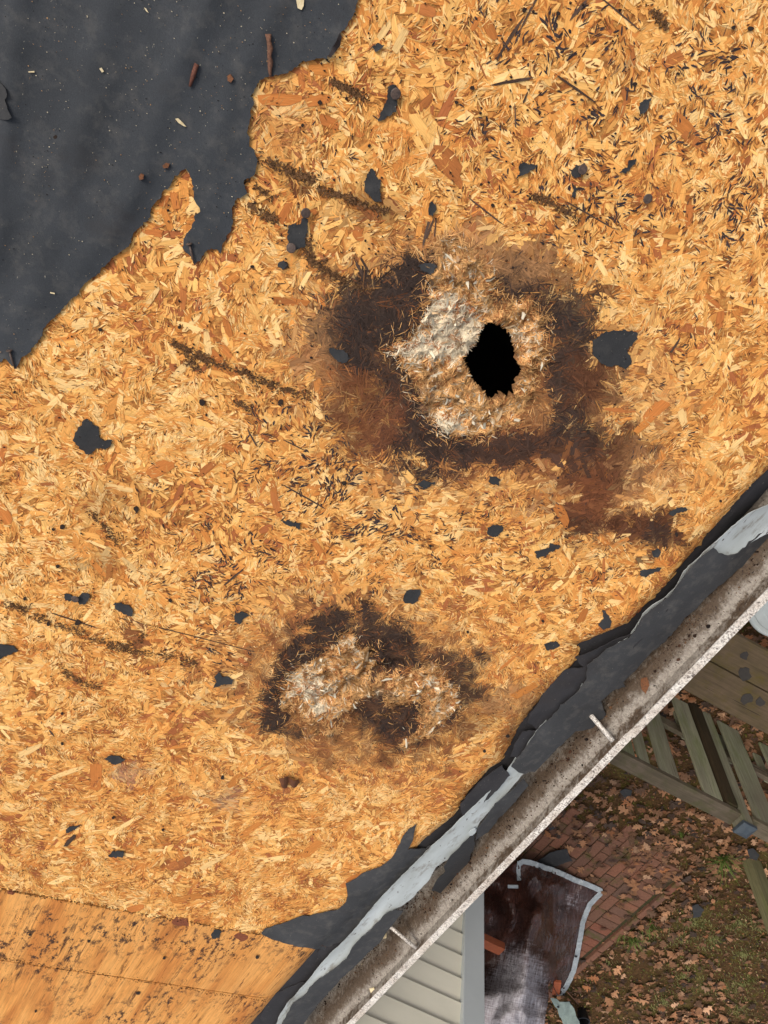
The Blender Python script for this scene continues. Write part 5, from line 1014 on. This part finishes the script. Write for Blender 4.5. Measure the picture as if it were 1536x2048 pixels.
def ribbon(name, line, wpx, mapper, mat, dz=.006):
    ln = jag(line, 5, .5, closed=False) + [line[-1]]; L_, R_ = [], []
    for i, p in enumerate(ln):
        a = np.array(ln[max(0, i - 1)]); b = np.array(ln[min(len(ln) - 1, i + 1)]); d = (b - a) / np.linalg.norm(b - a); n_ = np.array([-d[1], d[0]]); L_.append(tuple(np.array(p) - n_ * wpx * .2)); R_.append(tuple(np.array(p) + n_ * wpx * .8))
    A_ = np.array(L_); B_ = np.array(R_); PA = mapper(A_[:, 0], A_[:, 1]) + [0, 0, dz]; PB = mapper(B_[:, 0], B_[:, 1]) + [0, 0, dz]; PC = (PA + PB) / 2 + np.array([0, 0, .001]); n = len(PA)
    V = np.vstack([PA, PC, PB, PA - [0, 0, .004], PC - [0, 0, .004], PB - [0, 0, .004]]); Fc = []
    for i in range(n - 1):
        for s in (0, 1): Fc.append((s * n + i, s * n + i + 1, (s + 1) * n + i + 1, (s + 1) * n + i)); Fc.append(((s + 3) * n + i, (s + 4) * n + i, (s + 4) * n + i + 1, (s + 3) * n + i + 1))
        Fc.append((i, 3 * n + i, 3 * n + i + 1, i + 1)); Fc.append((2 * n + i, 2 * n + i + 1, 5 * n + i + 1, 5 * n + i))
    return mesh_obj(name, V, Fc, mat, None, smooth=False)
ch(ribbon('hem', TO[0:10], 10, mp, MHM), tarp); ch(ribbon('hem', TO[9:22], 10, mp, MHM), tarp)
ch(ribbon('hem', [(1036, 1760), (1034, 1740), (1036, 1724)], 8, mp, MHM), tarp)
for x_, y_ in [(1079, 1733), (1152, 1909), (1127, 1985)]:
    c_ = mp(np.array([x_ - .5]), np.array([y_ + 0.]))[0] + [0, 0, .018]; ch(lathe('grommet', [(.004, .0), (.013, .0), (.014, .003), (.010, .005), (.006, .003), (.002, -.001)], c_, MBLK, None, 14, axis=(0, 0, 1)), tarp)
FLP = [(1100, 1992), (1112, 1988), (1124, 1990), (1138, 2000), (1148, 2016), (1158, 2040), (1168, 2080), (1140, 2080), (1126, 2044), (1114, 2014)]
q = ch(sheet('folded_flap', jag(FLP, 6, .7), None, MGT, None, .003, 6, lambda a, b: .05 * fbm(a / 9 + b / 30, b / 30, 2) + .04 * np.exp(-((a - 1132 - (b - 2020) * .45) / 9) ** 2), 0, mapper=lambda a, b: at(a, b, .22)), tarp); q['label'] = 'grey green underside of the tarp folded out'
c_ = at(1116, 2007, .26); ch(lathe('grommet', [(.004, 0), (.013, 0), (.014, .003), (.010, .005), (.006, .003), (.002, -.001)], c_ + [0, 0, .03], MBLK, None, 14, axis=(0, 0, 1)), tarp)
ch(sheet('shade_sheet', [(936, 1760), (1000, 1745), (1040, 1735), (1060, 1760), (1085, 1800), (1090, 2080), (930, 2080)], None, MBLK, None, .002, 16, None, 0, mapper=lambda a, b: at(a, b, .022)), tarp)  # black sheet added in place of the deep shade under the tarp
def setbox(name, px_, py_, z, lx, ly, lz, mat, label, cat, rot=0):
    p = at(px_, py_, z); V, Fc = boxv(-lx / 2, lx / 2, -ly / 2, ly / 2, 0, lz); Rm = np.array(Matrix.Rotation(rot, 3, 'Z')); V = np.array(V) @ Rm.T + p; return tag(bevel(mesh_obj(name, V, Fc, mat), .004), label, cat)
setbox('loose_brick', 980, 1880, .52, .24, .10, .065, MOR, 'orange clay brick holding the tarp down by the house corner', 'brick', 0)
setbox('clay_tile', 1113, 1972, .16, .07, .20, .03, MOR, 'narrow orange clay tile at the lower tip of the tarp', 'tile', .5)
setbox('loose_strap', 1026, 1772, .30, .09, .04, .01, MHM, 'short silver strap end on the dark side of the tarp', 'strap', .6)
c_ = at(1164, 2020, 0); pot = lathe('plant_pot', [(.045, 0), (.062, .10), (.066, .10), (.066, .115), (.056, .115), (.052, .03), (.01, .03)], c_, MBLK, None, 20, axis=(0, 0, 1)); tag(pot, 'small black plastic pot standing by the folded tarp flap', 'pot')
tw = tube('stick', [at(1132, 1982, .16), at(1142, 1992, .17), at(1157, 2008, .15)], .004, MTW, None, 6); tag(tw, 'thin straight stick leaning from the tarp tip to the pot', 'stick')

# ------------------------------------------------------------------ fence, planks, table at the right
ZR = 1.05; RA, RB = at(1240, 1524, ZR), at(1470, 1636, ZR); YF = float((RA[1] + RB[1]) / 2); fence = tag(empty('picket_fence', (RB[0], YF, 0)), 'weathered green-grey picket fence with flat top rail and a capped post', 'fence')
cp = at(1490, 1668, 1.13); XP = float(cp[0])
beam('top_rail', (RA[0] - 1.0, YF, ZR - .02), (XP - .05, YF, ZR - .02), .115, .038, MFR, fence, bv=.004, warp=.0015)
beam('top_rail', (XP + .05, YF, ZR - .03), (XP + 2.4, YF, ZR - .03), .115, .038, MFR, fence, bv=.004, warp=.0015)
beam('lower_rail', (RA[0] - 1.0, YF - .03, .32), (XP + 2.4, YF - .03, .32), .038, .085, MFR, fence, bv=.004)
YP_ = YF + .045
for x_, wd, y_ in [(1225, .10, 1500), (1254, .10, 1500), (1280, .085, 1500), (1324, .15, 1500), (1392, .15, 1500), (1474, .19, 1500), (1534, .13, 1500), (1575, .12, 1500), (1630, .12, 1500)]:
    X = float(atY(x_, y_, YP_)[0]); t = rng.normal(0, .006)
    beam('picket', (X, YP_, .05), (X + t, YP_, ZR - .045), wd, .019, MFE, fence, side=(0, 1, 0), bv=.003, warp=.0015)
for x_ in (1300, 1372, 1440, 1500, 1560):
    X = float(atY(x_, 1480, YF - .06)[0]); beam('picket', (X, YF - .062, .05), (X, YF - .062, .34), .07, .019, MFE, fence, side=(0, 1, 0), bv=.003)
beam('post', (XP - .11, YF + .02, 0), (XP - .11, YF + .02, ZR - .05), .09, .09, m_fence('post_shaded', S(64, 52, 36), S(50, 42, 28), S(50, 54, 26)), fence, side=(0, 1, 0), bv=.004)  # darker copy of the post; its shade is put into the wood colour
beam('post', (XP, YF, 0), (XP, YF, 1.10), .09, .09, MFE, fence, side=(0, 1, 0), bv=.004)
h = .054; V = [(XP - h, YF - h, 1.09), (XP + h, YF - h, 1.09), (XP + h, YF + h, 1.09), (XP - h, YF + h, 1.09), (XP - h, YF - h, 1.112), (XP + h, YF - h, 1.112), (XP + h, YF + h, 1.112), (XP - h, YF + h, 1.112), (XP - h * .4, YF - h * .4, 1.128), (XP + h * .4, YF - h * .4, 1.128), (XP + h * .4, YF + h * .4, 1.128), (XP - h * .4, YF + h * .4, 1.128)]
Fc = [(3, 2, 1, 0), (0, 1, 5, 4), (1, 2, 6, 5), (2, 3, 7, 6), (3, 0, 4, 7), (4, 5, 9, 8), (5, 6, 10, 9), (6, 7, 11, 10), (7, 4, 8, 11), (8, 9, 10, 11)]
mesh_obj('post_cap', V, Fc, MCAP, fence)
g0 = at(1502, 1722, 0); gp = tag(empty('gate_post', g0), 'olive wooden post standing at the right edge beyond the capped post', 'post')
beam('post', (g0[0], g0[1], 0), (g0[0], g0[1], 1.5), .13, .09, m_fence('post_olive', S(112, 108, 78), S(96, 90, 64), S(96, 100, 56)), gp, side=(0, 1, 0), bv=.004)
beam('board', (g0[0] + .17, g0[1] + .08, 0.02), (g0[0] + .17, g0[1] + .08, 1.45), .13, .02, m_fence('board_moss', S(84, 84, 36), S(70, 72, 30), S(60, 66, 24)), gp, side=(0, 1, 0), bv=.003)
# two wide planks
ZP = HC - 3.80; e1, e2, e3 = (at(1440, y_, ZP)[1] for y_ in (1334 - .0, 1251, 1418.5)); 
bench = empty('plank_bench', (at(1500, 1367, ZP)[0], e1, 0)); tag(bench, 'two wide weathered brown planks on legs, half under the gutter', 'bench')
xs0 = float(at(1320, 1330, ZP)[0]) - .5; xs1 = xs0 + 2.6
for (ya, yb) in ((e1 + .004, e2), (e3, e1 - .004)):
    mesh_o = box('plank', xs0, xs1, min(ya, yb), max(ya, yb), ZP - .04, ZP, MPL, bench, .005)
for X in (xs0 + .15, xs1 - .4):
    for Y in (e3 + .06, e2 - .06): box('leg', X, X + .09, Y - .045, Y + .045, 0, ZP - .041, MPL, bench)
MSP = m_plain('felt_smudge', S(60, 55, 50), S(50, 46, 42), 60, .9)
for i, (x_, y_, a, b) in enumerate([(1491, 1346, 13, 12), (1492, 1396, 12, 11), (1522, 1404, 13, 9), (1488, 1310, 8, 7)]):
    tag(sheet('felt_bit', jag(blob(x_, y_, a, b, 9, .5, .45), 5, 1), None, MSP, None, .002, 8, None, .003, mapper=lambda u, v: at(u, v, ZP + .0)), ['dark felt bit on the upper plank beside the gap', 'left dark felt bit on the lower plank', 'right dark felt bit on the lower plank', 'faint small felt bit on the upper plank'][i], 'felt bit', 'felt bits on the planks')
# round white table
c_ = at(1580, 1213, .74); tbl = empty('side_table', (c_[0], c_[1], 0)); tag(tbl, 'round white plastic side table cut by the right edge of the photo', 'table')
lathe('table_top', [(.02, .70), (.225, .70), (.243, .715), (.247, .728), (.243, .738), (.232, .740), (.226, .732), (.205, .730), (.200, .735), (.150, .736), (.146, .732), (.03, .734)], np.array([c_[0], c_[1], 0.]), MWH, tbl, 72, axis=(0, 0, 1))
lathe('pedestal', [(.16, 0), (.15, .02), (.035, .05), (.03, .69)], np.array([c_[0], c_[1], 0.]), MWH, tbl, 24, axis=(0, 0, 1))
